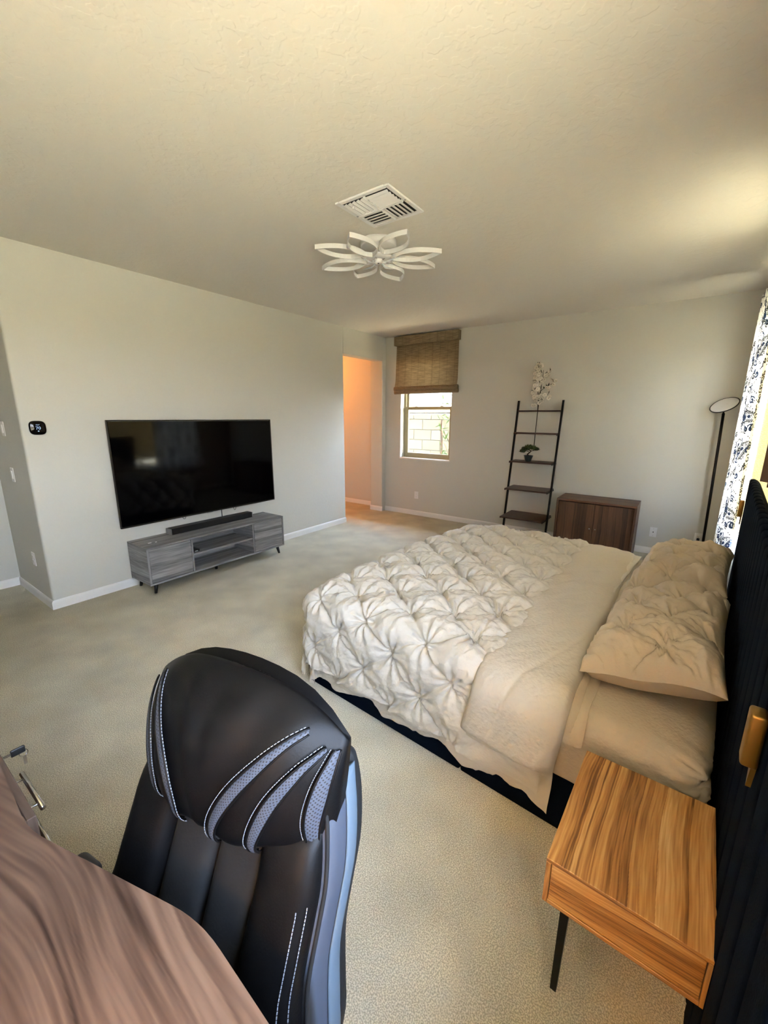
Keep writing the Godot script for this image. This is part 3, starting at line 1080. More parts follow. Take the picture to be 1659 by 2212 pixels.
func build_bed() -> void:
	pn1 = noise(71, FastNoiseLite.TYPE_SIMPLEX_SMOOTH, 2)
	pn2 = noise(72, FastNoiseLite.TYPE_SIMPLEX_SMOOTH, 3)
	var bed := thing("upholstered_bed", "dark navy upholstered bed frame with tall channelled headboard", "bed", BED_AT, BED_TURN)
	# rails
	for k in 2:
		var xa := -BED_L + 0.02 if k == 0 else -0.85
		var xb := -0.853 if k == 0 else 0.0
		var m := rbox(Vector3(xb - xa, 0.245, 0.05), 0.012, 2, 3)
		var o := part("side_rail", m, M.velvet, bed)
		o.position = Vector3((xa + xb) / 2, 0.1325, -0.03)
		var o2 := part("side_rail", m, M.velvet, bed)
		o2.position = Vector3((xa + xb) / 2, 0.1325, -BED_W + 0.03)
	var fm := rbox(Vector3(0.05, 0.245, BED_W - 0.01), 0.012, 2, 3)
	var fo := part("foot_rail", fm, M.velvet, bed)
	fo.position = Vector3(-BED_L + 0.02, 0.1325, -BED_W / 2)
	part("slat_platform", slab(Vector3(-BED_L + 0.05, 0.14, -BED_W + 0.06), Vector3(-0.02, 0.19, -0.06)), M.black, bed)
	# headboard: backing panel and upright channels
	var hz0 := -2.17; var hz1 := 0.86; var ht := 1.175
	part("headboard_panel", slab(Vector3(0.02, 0.01, hz0), Vector3(0.045, ht - 0.01, hz1), 0.006), M.velvet, bed)
	var nch := 26
	var cw := (hz1 - hz0) / nch
	var chm := rbox(Vector3(0.036, ht - 0.005, cw - 0.002), 0.016, 1, 4)
	for i in nch:
		var c := part("channel", chm, M.velvet, bed)
		c.position = Vector3(0.014, ht / 2, hz0 + cw * (i + 0.5))
	# mattress under its fitted sheet
	var mt := thing("mattress", "thick mattress in a beige fitted sheet on the navy bed", "mattress", BED_AT, BED_TURN)
	var nz := noise(77, FastNoiseLite.TYPE_SIMPLEX_SMOOTH, 3)
	var msz := Vector3(BED_L - 0.05, 0.335, BED_W - 0.02)
	var mc := Vector3(-0.025 - msz.x / 2, 0.2 + msz.y / 2, -BED_W / 2)
	var wrinkle := func(p: Vector3, n: Vector3) -> Vector3:
		var h := 0.006 * nz.get_noise_3d(p.x * 2.0, p.y * 2.0, p.z * 2.0)
		if absf(n.z) > 0.4:
			# slack lengths that sag along the side
			h += 0.012 * nz.get_noise_2d(p.x * 1.6, p.y * 22.0 + 3.0 * p.x) * smoothstep(0.25, -0.25, p.x)
			h += 0.012 * sin(p.y / msz.y * PI + PI / 2)
		# gathered corner at the head
		var cr := Vector2(p.x - msz.x / 2, p.z - msz.z / 2).length()
		h += 0.01 * exp(-cr / 0.13) * sin(p.y * 90.0 + p.x * 60.0 + 6.0 * nz.get_noise_2d(p.y * 9.0, p.z * 9.0))
		# dip towards the head corners
		var drop := 0.02 * exp(-cr / 0.2)
		return p + n * h - Vector3(0, drop if n.y > 0.3 else 0.0, 0)
	var mo := part("fitted_sheet", rbox(msz, 0.075, 70, 6, wrinkle), M.sheet, mt)
	mo.position = mc

	# comforter
	var cf := thing("comforter", "ivory pinch-pleated comforter spread over the bed and hanging at the foot", "comforter", BED_AT, BED_TURN)
	var top := 0.585
	var crown := func(p: float, q: float) -> float:
		return top + 0.035 * sin(clampf(-q / BED_W, 0, 1) * PI) + 0.012 * sin(clampf((p + 1.9) / 1.4, 0, 1) * PI) + 0.012 * pn1.get_noise_2d(p * 1.3, q * 1.3)
	var pq := func(u: float, v: float) -> Vector2:
		return Vector2(lerpf(-BED_L - 0.36, -0.5, u), lerpf(0.40, -BED_W - 0.36, v))
	var over := func(p: float, q: float) -> Vector3:
		return drape(p, q, crown.call(clampf(p, -1.9, 0.0), clampf(q, -2.0, 0.0)), 0.0)
	var puffs := func(p: float, q: float) -> float:
		return tuck(p, q, 0.35, 0.135, lerpf(0.045, 0.034, smoothstep(-0.15, 0.1, max(q, -1.75 - p)))) * (1.0 - 0.85 * smoothstep(0.01, 0.09, p + 0.79 + 0.12 * clampf(-q / 1.95, 0, 1) + 0.05 * smoothstep(0.05, 0.4, q)))
	part("pleated_cover", cloth_mesh(290, 460, pq, over, puffs), M.comforter, cf)
	# plain lining that shows below the hem
	var pq2 := func(u: float, v: float) -> Vector2:
		var p := lerpf(-BED_L - 0.37, -0.46, u)
		var hem := 0.425 + 0.03 * pn1.get_noise_2d(p * 4.0, 3.0) + 0.03 * smoothstep(-1.6, -1.9, p)
		return Vector2(p - 0.03 * smoothstep(0.15, 0.0, u) , lerpf(hem, -BED_W - 0.3, v))
	var under := func(p: float, q: float) -> Vector3:
		return drape(p, q, crown.call(clampf(p, -1.9, 0.0), clampf(q, -2.0, 0.0)) - 0.02, -0.022)
	var creases := func(p: float, q: float) -> float:
		return 0.012 * pn2.get_noise_2d(p * 9.0, q * 4.0)
	part("lining", cloth_mesh(150, 200, pq2, under, creases), M.lining, cf)
	# turned-down band showing the smooth reverse
	var edge_l := func(q: float) -> float:
		return -0.79 - 0.12 * clampf(-q / 1.95, 0, 1) - 0.05 * smoothstep(0.05, 0.4, q)
	var edge_r := func(q: float) -> float:
		return -0.43 - 0.1 * clampf(-q / 1.95, 0, 1) - 0.03 * smoothstep(0.05, 0.4, q)
	var pq3 := func(u: float, v: float) -> Vector2:
		var q := lerpf(0.325, -BED_W - 0.3, v)
		return Vector2(lerpf(edge_l.call(q), edge_r.call(q), u), q)
	var over3 := func(p: float, q: float) -> Vector3:
		return drape(p, q, crown.call(clampf(p, -1.9, 0.0), clampf(q, -2.0, 0.0)) - 0.008, 0.03)
	var thick := func(p: float, q: float) -> float:
		var s: float = (p - edge_l.call(q)) / (edge_r.call(q) - edge_l.call(q))
		var e := absf(s * 2.0 - 1.0)
		var h: float = 0.05 * pow(max(0.0, 1.0 - pow(e, 5.0)), 0.5) - 0.02
		var hem := smoothstep(0.325, 0.275, q)
		h = lerpf(-0.02, h, hem)
		h += 0.008 * pn1.get_noise_2d(p * 5.0, q * 2.2) + 0.005 * pn2.get_noise_2d(p * 11.0 + q * 4.0, q * 5.0)
		# a few long soft creases
		h -= 0.006 * exp(-pow((p + 0.62 + 0.16 * sin(q * 2.1)) / 0.012, 2.0)) * smoothstep(-1.4, -0.3, q)
		return h
	part("turned_band", cloth_mesh(56, 190, pq3, over3, thick), M.lining, cf)
	# flat sheet folded beside the band
	var fs := thing("flat_sheet", "beige flat sheet folded back between comforter band and pillows", "bed sheet", BED_AT, BED_TURN)
	for k in 2:
		var pq4 := func(u: float, v: float) -> Vector2:
			var q := lerpf(0.1 - 0.03 * k, -BED_W - 0.1, v)
			var er: float = edge_r.call(q)
			return Vector2(lerpf(er - 0.1, er + (0.055 if k == 0 else 0.025) + 0.008 * pn1.get_noise_2d(q * 2.0, 3.0 * k), u), q)
		var over4 := func(p: float, q: float) -> Vector3:
			return drape(p, q, 0.548 + 0.014 * k, 0.0)
		var fold := func(p: float, q: float) -> float:
			var s: float = clampf((edge_r.call(q) + (0.055 if k == 0 else 0.025) - p) / 0.02, 0, 1)
			return 0.012 * sqrt(s) - 0.008 + 0.003 * pn2.get_noise_2d(p * 9.0, q * 4.0)
		part("fold", cloth_mesh(16, 80, pq4, over4, fold), M.sheet, fs)
	# pillows
	pillow("beige pleated pillow nearest the nightstand, leaning on the headboard", Vector3(-0.235, 0.648, -0.60), 0.0, 3.0)
	pillow("beige pleated pillow on the far side, next to the paisley curtain", Vector3(-0.235, 0.652, -1.545), -0.03, 9.0)
	# brass sconces on the headboard
	for k in 2:
		var lz := 0.455 if k == 0 else -2.135
		var sc := thing("brass_sconce", "small brass sconce on the near part of the headboard" if k == 0 else "small brass sconce at the far edge of the headboard", "sconce", BED_AT, BED_TURN, "headboard sconces")
		var y0 := 0.92
		var at := Vector3(-0.019, y0, lz)
		var body := rbox(Vector3(0.026, 0.11, 0.04), 0.006, 1, 3)
		var bo := part("lamp_body", body, M.brass, sc)
		bo.position = at + Vector3(0, 0.055, 0)
		var st := begin()
		var tip := [Vector3(0, 0, -0.016), Vector3(0, 0, 0.016), Vector3(0, -0.055, 0)]
		for i in 3: tip[i] += at + Vector3(0.004, 0.004, 0)
		var ins: Vector3 = (tip[0] + tip[1] + tip[2]) / 3 + Vector3(0.004, 0, 0)
		var bk := []
		for t in tip: bk.append(t + Vector3(0.008, 0, 0))
		face(st, tip, ins)
		face(st, bk, ins)
		for i in 3: face(st, [tip[i], tip[(i + 1) % 3], bk[(i + 1) % 3], bk[i]], ins)
		part("pointed_bracket", done(st), M.brass, sc)

func pillow(label: String, c: Vector3, turn: float, sd: float) -> void:
	var t := thing("pillow", label, "pillow", BED_AT, BED_TURN, "pleated pillows")
	var hx := 0.22; var hz := 0.435; var hh := 0.12
	var tilt := Basis(Vector3.UP, turn) * Basis(Vector3.BACK, 0.2)
	for side in 2:
		var rows := []
		var uvs := []
		var n := 130 if side == 0 else 30
		for j in n + 1:
			var v := -1.0 + 2.0 * j / n
			var row := []
			var ur := []
			for i in n / 2 + 1:
				var u := -1.0 + 4.0 * i / n
				u = clampf(u, -1, 1)
				var au := absf(u); var av := absf(v)
				var e := pow(max(0.0, 1.0 - pow(au, 3.2)), 0.4) * pow(max(0.0, 1.0 - pow(av, 5.0)), 0.4)
				# corners drawn out, sides drawn in
				var px := hx * u * (1.0 - 0.07 * (1.0 - v * v) * au * au)
				var pz := hz * v * (1.0 - 0.06 * (1.0 - u * u) * av * av)
				var h := hh * e
				if side == 0:
					h += tuck(px + sd, pz * 1.0 + sd * 0.37, 0.29, 0.13, 0.044) * smoothstep(0.0, 0.55, e) - 0.012 * smoothstep(0.0, 0.55, e)
					h += 0.014 * pn2.get_noise_2d(px * 7.0 + sd, pz * 7.0) * smoothstep(0.02, 0.4, e)
				else:
					h = -h * 0.72
				h += 0.012 * pn1.get_noise_2d(px * 4.0 + sd * 3.0, pz * 4.0) * (1.0 if e < 0.3 else 0.6)
				var p := tilt * Vector3(px, h, pz)
				row.append(c + p)
				ur.append(Vector2(px, pz))
			rows.append(row); uvs.append(ur)
		part("pillow_top" if side == 0 else "pillow_underside", gridm(rows, side == 0, false, uvs), M.pillow, t)

# ------------------------------------------------------------------ television wall
func build_tv_wall() -> void:
	var z0 := -3.197; var z1 := -1.490; var y0 := 0.5655; var y1 := 1.5105
	var tv := thing("television", "large flat black television mounted on the left wall", "television", Vector3(WX, 0, 0))
	part("wall_mount", slab(Vector3(0.0, 0.85, -2.6), Vector3(0.02, 1.25, -2.1)), M.black_metal, tv)
	part("back_case", slab(Vector3(0.015, y0 + 0.03, z0 + 0.03), Vector3(0.045, y1 - 0.03, z1 - 0.03), 0.01), M.black, tv)
	part("screen", slab(Vector3(0.042, y0 + 0.012, z0 + 0.012), Vector3(0.054, y1 - 0.012, z1 - 0.012), 0.0), M.screen, tv)
	var b := 0.013
	part("bezel", slab(Vector3(0.035, y0, z0), Vector3(0.058, y0 + b, z1), 0.003), M.bronze, tv)
	part("bezel", slab(Vector3(0.035, y1 - b * 0.7, z0), Vector3(0.058, y1, z1), 0.003), M.bronze, tv)
	part("bezel", slab(Vector3(0.035, y0 + b, z0), Vector3(0.058, y1 - b * 0.7, z0 + b * 0.7), 0.003), M.bronze, tv)
	part("bezel", slab(Vector3(0.035, y0 + b, z1 - b * 0.7), Vector3(0.058, y1 - b * 0.7, z1), 0.003), M.bronze, tv)
	part("maker_badge", slab(Vector3(0.05, y0 - 0.006, -2.375), Vector3(0.0585, y0 + 0.001, -2.315), 0.001), M.silver, tv)
	# cords below
	var loop := func(z: float, w: float, d: float) -> Array:
		var l := []
		for k in 13:
			var a := PI * k / 12
			l.append(Vector3(0.012, y0 + 0.02 - d * sin(a), z + w * cos(a)))
		return l
	var c1 := thing("cord_loop", "thin dark cord loop hanging below the television, left one", "cord", Vector3(WX, 0, 0), 0.0, "television cords")
	part("cord", tube(loop.call(-2.09, 0.022, 0.05), 0.0022, 6), M.black, c1)
	var c2 := thing("cord_loop", "thin dark cord loop hanging below the television, right one", "cord", Vector3(WX, 0, 0), 0.0, "television cords")
	part("cord", tube(loop.call(-2.67, 0.018, 0.06), 0.0022, 6), M.black, c2)
	var c3 := thing("power_cord", "straight black cord running from television down behind soundbar", "cord", Vector3(WX, 0, 0))
	part("cord", tube([Vector3(0.012, y0 + 0.05, -2.505), Vector3(0.012, 0.47, -2.508), Vector3(0.012, 0.44, -2.51)], 0.0045, 8), M.black, c3)

	# console
	var k := thing("television_console", "grey woodgrain television console with two doors and black legs", "console", Vector3(-3.83, 0, -2.287))
	# local x: -0.15 .. 0.215 (front); z from -0.745 to 0.745
	var xb := -0.155; var xf := 0.205; var hz := 0.752; var yb := 0.09; var yt := 0.437
	var th := 0.018
	part("top_board", slab(Vector3(xb, yt - th, -hz), Vector3(xf, yt, hz), 0.0015, 2), M.greywood, k)
	part("bottom_board", slab(Vector3(xb, yb, -hz), Vector3(xf, yb + th, hz), 0.0015, 2), M.greywood, k)
	for s in [-1, 1]:
		part("side_panel", boxm(Vector3((xb + xf) / 2, (yb + yt) / 2, s * (hz - th / 2)), Vector3(xf - xb, yt - yb - 2 * th, th), 0.0015, 0), M.greywood, k)
		part("divider", boxm(Vector3((xb + xf) / 2 - 0.002, (yb + yt) / 2, s * 0.352 - (0.01 if s > 0 else -0.01)), Vector3(xf - xb - 0.004, yt - yb - 2 * th, 0.016), 0.001, 0), M.greywood, k)
		var z: float = s * (0.352 + hz - th) / 2.0
		var w := hz - th - 0.352 - 0.006
		part("door", boxm(Vector3(xf - 0.011, (yb + yt) / 2, z), Vector3(0.016, yt - yb - 2 * th - 0.007, w), 0.0015, 2, Vector3(0, 0.3 * s, 0)), M.greywood, k)
	part("shelf", slab(Vector3(xb + 0.01, 0.258, -0.334), Vector3(xf - 0.012, 0.274, 0.334), 0.001, 2), M.greywood, k)
	part("back_panel", slab(Vector3(xb + 0.001, yb + th, -hz + th), Vector3(xb + 0.006, yt - th, hz - th), 0.0, 2), M.greywood, k)
	for x in [xb + 0.05, xf - 0.05]:
		for z in [-hz + 0.07, hz - 0.07]:
			var sx := 0.012 if x > 0 else -0.012
			var sz := 0.018 if z > 0 else -0.018
			part("leg", tube([Vector3(x, yb, z), Vector3(x + sx, 0.0, z + sz)], [0.019, 0.012], 14), M.black, k)
	part("leg", tube([Vector3(0.05, yb, 0.03), Vector3(0.05, 0, 0.03)], [0.019, 0.014], 14), M.black, k)
	# soundbar
	var sb := thing("soundbar", "long black soundbar on the grey console below television", "soundbar", Vector3(-3.885, 0.437, -2.33))
	part("body", slab(Vector3(-0.05, 0.004, -0.455), Vector3(0.045, 0.062, 0.455), 0.006), M.black, sb)
	for s in [-1, 1]:
		part("end_cap", boxm(Vector3(-0.003, 0.033, s * 0.458), Vector3(0.093, 0.057, 0.012), 0.003), M.silver, sb)
	for s in [-1, 1]:
		part("foot", slab(Vector3(-0.03, 0, s * 0.35 - 0.02), Vector3(0.03, 0.005, s * 0.35 + 0.02)), M.black, sb)
	# small things
	var rc := thing("streaming_box", "flat black box on the middle shelf of the console", "device", Vector3(-3.73, 0.274, -2.0))
	part("case", boxm(Vector3(0, 0.012, 0), Vector3(0.13, 0.024, 0.075), 0.004), M.black, rc)
	part("light_strip", boxm(Vector3(0.0655, 0.012, 0.0), Vector3(0.001, 0.004, 0.03), 0.0), M.white_plastic, rc)
	var wt := thing("white_clip", "tiny white piece lying on the console top near left end", "clip", Vector3(-3.76, 0.437, -1.63))
	part("bar", rbox(Vector3(0.014, 0.006, 0.03), 0.003, 1, 2), M.white_plastic, wt).position = Vector3(0, 0.003, 0)
	part("bar", rbox(Vector3(0.008, 0.004, 0.014), 0.002, 1, 2), M.white_plastic, wt).position = Vector3(0.01, 0.002, -0.05)
	# thermostat
	var t := thing("thermostat", "black rounded square thermostat on the wall left of television", "thermostat", Vector3(WX, 1.454, -1.04))
	var ring_rows := []
	for q in [[0.0, 0.92], [0.004, 1.0], [0.014, 1.0], [0.02, 0.94], [0.022, 0.86]]:
		var ring := []
		for a in 40:
			var an := TAU * a / 40
			var c := cos(an); var s := sin(an)
			var rr: float = 0.052 * q[1] / pow(pow(absf(c), 3.4) + pow(absf(s), 3.4), 1.0 / 3.4)
			ring.append(Vector3(q[0], rr * s, rr * c))
		ring_rows.append(ring)
	part("case", loft(ring_rows), M.screen, t)
	text_part("70", 0.028, Vector3(0.0228, -0.002, 0.0), M.digits, t, PI / 2)
	text_part("HEAT", 0.010, Vector3(0.0228, 0.022, 0.0), M.digits, t, PI / 2)
	part("status_mark", boxm(Vector3(0.0225, -0.024, 0), Vector3(0.0008, 0.006, 0.008), 0.0), M.digits, t)

func text_part(s: String, size: float, at: Vector3, m: Material, parent: Node3D, turn: float) -> void:
	var tm := TextMesh.new()
	tm.text = s
	var f := SystemFont.new()
	f.font_names = PackedStringArray(["Droid Sans"])
	tm.font = f
	tm.font_size = 32
	tm.pixel_size = size / 32.0
	tm.depth = 0.0006
	var o := part("lettering", tm, m, parent)
	o.position = at
	o.rotation.y = turn

# ------------------------------------------------------------------ desk
func build_desk() -> void:
	var d := thing("desk", "brown walnut-grain desk with angled front edge at bottom left", "desk", Vector3(0, 0, 0))
	var poly := rounded([Vector2(-2.05, -0.165), Vector2(-0.955, -0.118), Vector2(-0.535, -0.236), Vector2(-0.30, -0.222), Vector2(-0.08, -0.2), Vector2(-0.08, NZ - 0.02), Vector2(-2.05, NZ - 0.02)], [0, 0.05, 0.06, 0, 0.03, 0, 0], 6)
	var st := begin()
	prism(st, poly, 0.727, 0.75, 0)
	part("desktop", done(st), M.walnut_desk, d)
	part("side_panel", slab(Vector3(-0.13, 0.0, -0.05), Vector3(-0.11, 0.727, NZ - 0.06), 0.001, 1), M.walnut_desk, d)
	part("modesty_panel", slab(Vector3(-1.15, 0.3, NZ - 0.07), Vector3(-0.13, 0.727, NZ - 0.052), 0.001, 0), M.walnut_desk, d)
	# pedestal of drawers under the left end
	var p := thing("drawer_pedestal", "walnut drawer pedestal with steel bar handles under the desk", "drawers", Vector3(-1.25, 0, 0))
	var x0 := -0.26; var x1 := 0.24; var zf := -0.125; var zb := NZ - 0.06
	part("side_panel", slab(Vector3(x0, 0.01, zf), Vector3(x0 + 0.018, 0.726, zb), 0.001, 1), M.walnut_desk, p)
	part("side_panel", slab(Vector3(x1 - 0.018, 0.01, zf), Vector3(x1, 0.726, zb), 0.001, 1), M.walnut_desk, p)
	part("back_panel", slab(Vector3(x0 + 0.018, 0.01, zb - 0.012), Vector3(x1 - 0.018, 0.726, zb), 0.001, 1), M.walnut_desk, p)
	part("bottom_board", slab(Vector3(x0 + 0.018, 0.02, zf + 0.01), Vector3(x1 - 0.018, 0.038, zb - 0.012), 0.001, 0), M.walnut_desk, p)
	var ys := [[0.545, 0.72], [0.405, 0.54], [0.03, 0.40]]
	var hy := [0.605, 0.475, 0.28]
	for i in 3:
		var dr := part("drawer", slab(Vector3(x0 + 0.004, ys[i][0], zf - 0.018), Vector3(x1 - 0.004, ys[i][1], zf - 0.001), 0.0015, 0), M.walnut_desk, p)
		var h := hy[i] as float
		part("handle", tube([Vector3(-0.085, h, zf - 0.054), Vector3(0.085, h, zf - 0.054)], 0.006, 12), M.chrome, dr)
		for x in [-0.06, 0.06]:
			part("handle_post", tube([Vector3(x, h, zf - 0.016), Vector3(x, h, zf - 0.052)], 0.0035, 8), M.chrome, dr)
	part("lock", tube([Vector3(-0.05, 0.695, zf - 0.018), Vector3(-0.05, 0.695, zf - 0.022)], 0.009, 14), M.chrome, p)
	var key := thing("key", "small key with black head in the drawer lock", "key", Vector3(-1.305, 0.695, zf - 0.022))
	part("blade", boxm(Vector3(0, 0, -0.008), Vector3(0.002, 0.007, 0.016), 0.0), M.chrome, key)
	part("bow", rbox(Vector3(0.006, 0.02, 0.03), 0.003, 1, 3), M.black, key).position = Vector3(0, 0, -0.03)
	var ring := []
	for a in 17: ring.append(Vector3(0.0, -0.012 + 0.009 * cos(TAU * a / 16), -0.04 + 0.009 * sin(TAU * a / 16)))
	part("key_ring", tube(ring, 0.001, 6), M.chrome, key)
	part("spare_key", boxm(Vector3(0.002, -0.032, -0.04), Vector3(0.002, 0.026, 0.007), 0.0), M.chrome, key)

# ------------------------------------------------------------------ chair
func spine(h: float) -> float:
	# how far the front of the backrest stands before the chair's origin, by height
	var hs := [0.40, 0.55, 0.65, 0.75, 0.85, 0.95, 1.05]
	var ns := [0.19, 0.15, 0.105, 0.06, 0.025, 0.0, -0.03]
	for i in hs.size() - 1:
		if h <= hs[i + 1]:
			var t: float = clampf((h - hs[i]) / (hs[i + 1] - hs[i]), -0.5, 1.0)
			return lerpf(ns[i], ns[i + 1], t)
	return ns[-1]

func super_ring(c: Vector3, wx: float, wz: float, e: float, n := 28) -> Array:
	var ring := []
	for k in n:
		var a := TAU * k / n
		var ca := cos(a); var sa := sin(a)
		ring.append(c + Vector3(signf(ca) * pow(absf(ca), 2.0 / e) * wx, 0, signf(sa) * pow(absf(sa), 2.0 / e) * wz))
	return ring

func cushion(h0: float, h1: float, rc: Callable, hw: Callable, nf: float, depth: float, e := 3.0, steps := 20, bulge := 0.0) -> ArrayMesh:
	var rings := []
	for i in steps + 1:
		var t := float(i) / steps
		var h := lerpf(h0, h1, t)
		var end := pow(max(0.0, 1.0 - pow(absf(2.0 * t - 1.0), 7.0)), 0.4)
		end = max(end, 0.04)
		var b := bulge * sin(t * PI)
		rings.append(super_ring(Vector3(rc.call(h), h, spine(h) + nf), hw.call(h) * (0.9 + 0.1 * end), (depth + b) * end, e))
	return loft(rings)

# headrest skin: lateral place r (from its centre), height h
const HR_W := 0.25
func hr_top(r: float) -> float: return 1.068 - 0.9 * r * r - 7.0 * pow(absf(r), 4.0)
func hr_bottom(r: float) -> float: return 0.775 + 0.5 * r * r + 2.0 * pow(absf(r), 4.0)
func head_front(r: float, h: float) -> Vector3:
	var hb := hr_bottom(r); var ht := hr_top(r)
	var t := clampf((h - hb) / (ht - hb), 0.0, 1.0)
	var d := 0.07 * pow(max(0.0, 1.0 - pow(absf(2.0 * t - 1.0), 4.0)), 0.5) + 0.02 * sin(t * PI)
	var q := absf(r / HR_W)
	return Vector3(r, h, spine(h) + 0.012 + d * (1.0 - 0.45 * q * q - 0.4 * pow(q, 6.0)) - 0.028 * q * q)

func build_chair() -> void:
	var ch := thing("office_chair", "black leather office chair with padded headrest and mesh inlays", "chair", Vector3(-0.66, 0, -0.41), 0.155)
	var HW := func(h: float) -> float: return 0.25 - 0.035 * smoothstep(0.75, 0.98, h) + 0.03 * smoothstep(0.65, 0.5, h)
	# shell behind
	part("back_shell", cushion(0.42, 0.93, func(_h): return 0.012, func(h): return HW.call(h) + 0.004, -0.075, 0.045, 4.0, 24), M.suede, ch)
	# mesh side band and grey piping on each side
	for s in [-1.0, 1.0]:
		part("side_band", cushion(0.43, 0.925, func(h): return 0.012 + s * (HW.call(h) - 0.022), func(_h): return 0.026, -0.035, 0.05, 4.0, 24), M.chair_mesh_uv, ch)
		var path := []
		var path2 := []
		for i in 25:
			var h := lerpf(0.43, 0.915, i / 24.0)
			path.append(Vector3(0.012 + s * (HW.call(h) + 0.006), h, spine(h) - 0.05))
			path2.append(Vector3(0.012 + s * (HW.call(h) - 0.006), h, spine(h) + 0.012))
		part("piping", ribbon(path, 0.034, 0.008, Vector3(0, 0, 1)), M.piping, ch)
		part("welt", tube(path2, 0.004, 8), M.suede, ch)
	# bolsters and centre panel
	for s in [-1.0, 1.0]:
		part("bolster", cushion(0.42, 0.86, func(h): return 0.012 + s * (HW.call(h) - 0.075), func(_h): return 0.062, 0.0, 0.05, 3.2, 24, 0.012), M.leather_soft, ch)
	for i in 2:
		part("centre_panel", cushion(0.42, 0.88, func(_h): return 0.012 + (i - 0.5) * 0.122, func(_h): return 0.06, -0.02, 0.045, 3.6, 22, 0.008), M.suede, ch)
	# stitching on the right bolster
	for q in [0.0, 0.012]:
		dashes(ch, func(t): 
			var h := lerpf(0.44, 0.76, t)
			return Vector3(0.012 + HW.call(h) - 0.03 + q, h, spine(h) + 0.06 - q * 1.2), 60, 0.0009)
	# headrest
	var rows := []
	var nr := 44
	var nh := 34
	for j in nh + 1:
		var t := float(j) / nh
		var row := []
		for i in nr + 1:
			var r := lerpf(-HR_W, HR_W, float(i) / nr)
			var h := lerpf(hr_bottom(r), hr_top(r), 0.5 - 0.5 * cos(PI * t))
			var p := head_front(r, h)
			# padding swells between the inlaid strips
			p.z += 0.004 * cos(absf(r) * 52.0 + (h - 0.9) * -22.0) * smoothstep(0.0, 0.15, t) * smoothstep(1.0, 0.85, t)
			row.append(p)
		rows.append(row)
	# back of the headrest closes the shape
	var all := []
	for j in nh + 1:
		var ring: Array = rows[j].duplicate()
		for i in range(nr, -1, -4):
			var f: Vector3 = rows[j][i]
			var t := float(j) / nh
			ring.append(Vector3(f.x * 0.985 + 0.0005, f.y, min(f.z - 0.004, spine(f.y) - 0.025 - 0.01 * sin(t * PI))))
		all.append(ring)
	part("headrest", loft(all, true), M.leather, ch)
	# inlaid mesh strips with their seams, mirrored left and right
	var strips := [
		[[Vector2(0.045, 0.79), Vector2(0.055, 0.85), Vector2(0.09, 0.915), Vector2(0.135, 0.97), Vector2(0.168, 1.0), Vector2(0.192, 1.012)], 0.022],
		[[Vector2(0.125, 0.788), Vector2(0.13, 0.835), Vector2(0.158, 0.905), Vector2(0.192, 0.955), Vector2(0.214, 0.976), Vector2(0.226, 0.985)], 0.022],
		[[Vector2(0.226, 0.815), Vector2(0.222, 0.865), Vector2(0.228, 0.92), Vector2(0.236, 0.96), Vector2(0.24, 0.98)], 0.024]]
	for s in [1.0, -1.0]:
		for k in 3:
			var pts: Array = strips[k][0]
			var curve := Curve2D.new()
			for i in pts.size():
				var a: Vector2 = pts[max(i - 1, 0)]; var b: Vector2 = pts[min(i + 1, pts.size() - 1)]
				var tg := (b - a) / 6.0
				curve.add_point(pts[i], -tg, tg)
			var len := curve.get_baked_length()
			var left := []; var right := []; var uvr := []
			var n := 26
			var grid := []
			var uvs := []
			for i in n + 1:
				var t := float(i) / n
				var c := curve.sample_baked(len * t, true)
				var c2 := curve.sample_baked(min(len, len * t + 0.002), true)
				var c1 := curve.sample_baked(max(0.0, len * t - 0.002), true)
				var tg := (c2 - c1).normalized()
				var nn := Vector2(tg.y, -tg.x)
				var w: float = strips[k][1] * (0.18 + 0.82 * sin(PI * clampf(t * 0.86 + 0.07, 0, 1)))
				var row := []
				var ur := []
				for m in 5:
					var f := (m - 2) / 4.0
					var q := c + nn * w * f
					q.y = min(q.y, hr_top(q.x) - 0.004)
					q.y = max(q.y, hr_bottom(q.x) + 0.006)
					var P := head_front(s * q.x, q.y)
					var lift := 0.0035 + 0.003 * (1.0 - absf(f) * 2.0)
					P += Vector3(s * 0.25, 0.15, 1.0).normalized() * lift + Vector3(0, 0, 0.003)
					row.append(P)
					ur.append(Vector2(f * w * 150.0, t * len * 150.0))
				grid.append(row); uvs.append(ur)
				left.append(row[0]); right.append(row[4])
			if s < 0 and k == 2: continue
			part("mesh_inlay", gridm(grid, s > 0, false, uvs), M.chair_mesh_uv, ch)
			var se := part("seam", tube(left, 0.0022, 6), M.leather, ch)
			part("seam", tube(right, 0.0022, 6), M.leather, ch)
			var lp := left.duplicate()
			dashes(ch, func(t):
				var x: float = t * (lp.size() - 1.001)
				var i := int(x)
				var p: Vector3 = (lp[i] as Vector3).lerp(lp[i + 1], x - i)
				return p + Vector3(-0.006 * s, 0.001, 0.0015), 52, 0.0007)
	# seat
	var seat := rbox(Vector3(0.5, 0.1, 0.48), 0.045, 3, 4)
	part("seat", seat, M.suede, ch).position = Vector3(0.0, 0.45, 0.40)
	part("seat_plate", boxm(Vector3(0, 0.385, 0.36), Vector3(0.28, 0.03, 0.3), 0.006), M.black, ch)
	# arms
	for s in [-1.0, 1.0]:
		part("armrest", rbox(Vector3(0.075, 0.035, 0.26), 0.017, 2, 4), M.arm_pad, ch).position = Vector3(s * 0.295, 0.6, 0.29)
		part("arm_post", tube([Vector3(s * 0.2, 0.4, 0.3), Vector3(s * 0.3, 0.42, 0.3), Vector3(s * 0.305, 0.5, 0.3), Vector3(s * 0.295, 0.59, 0.3)], 0.017, 10), M.black, ch)
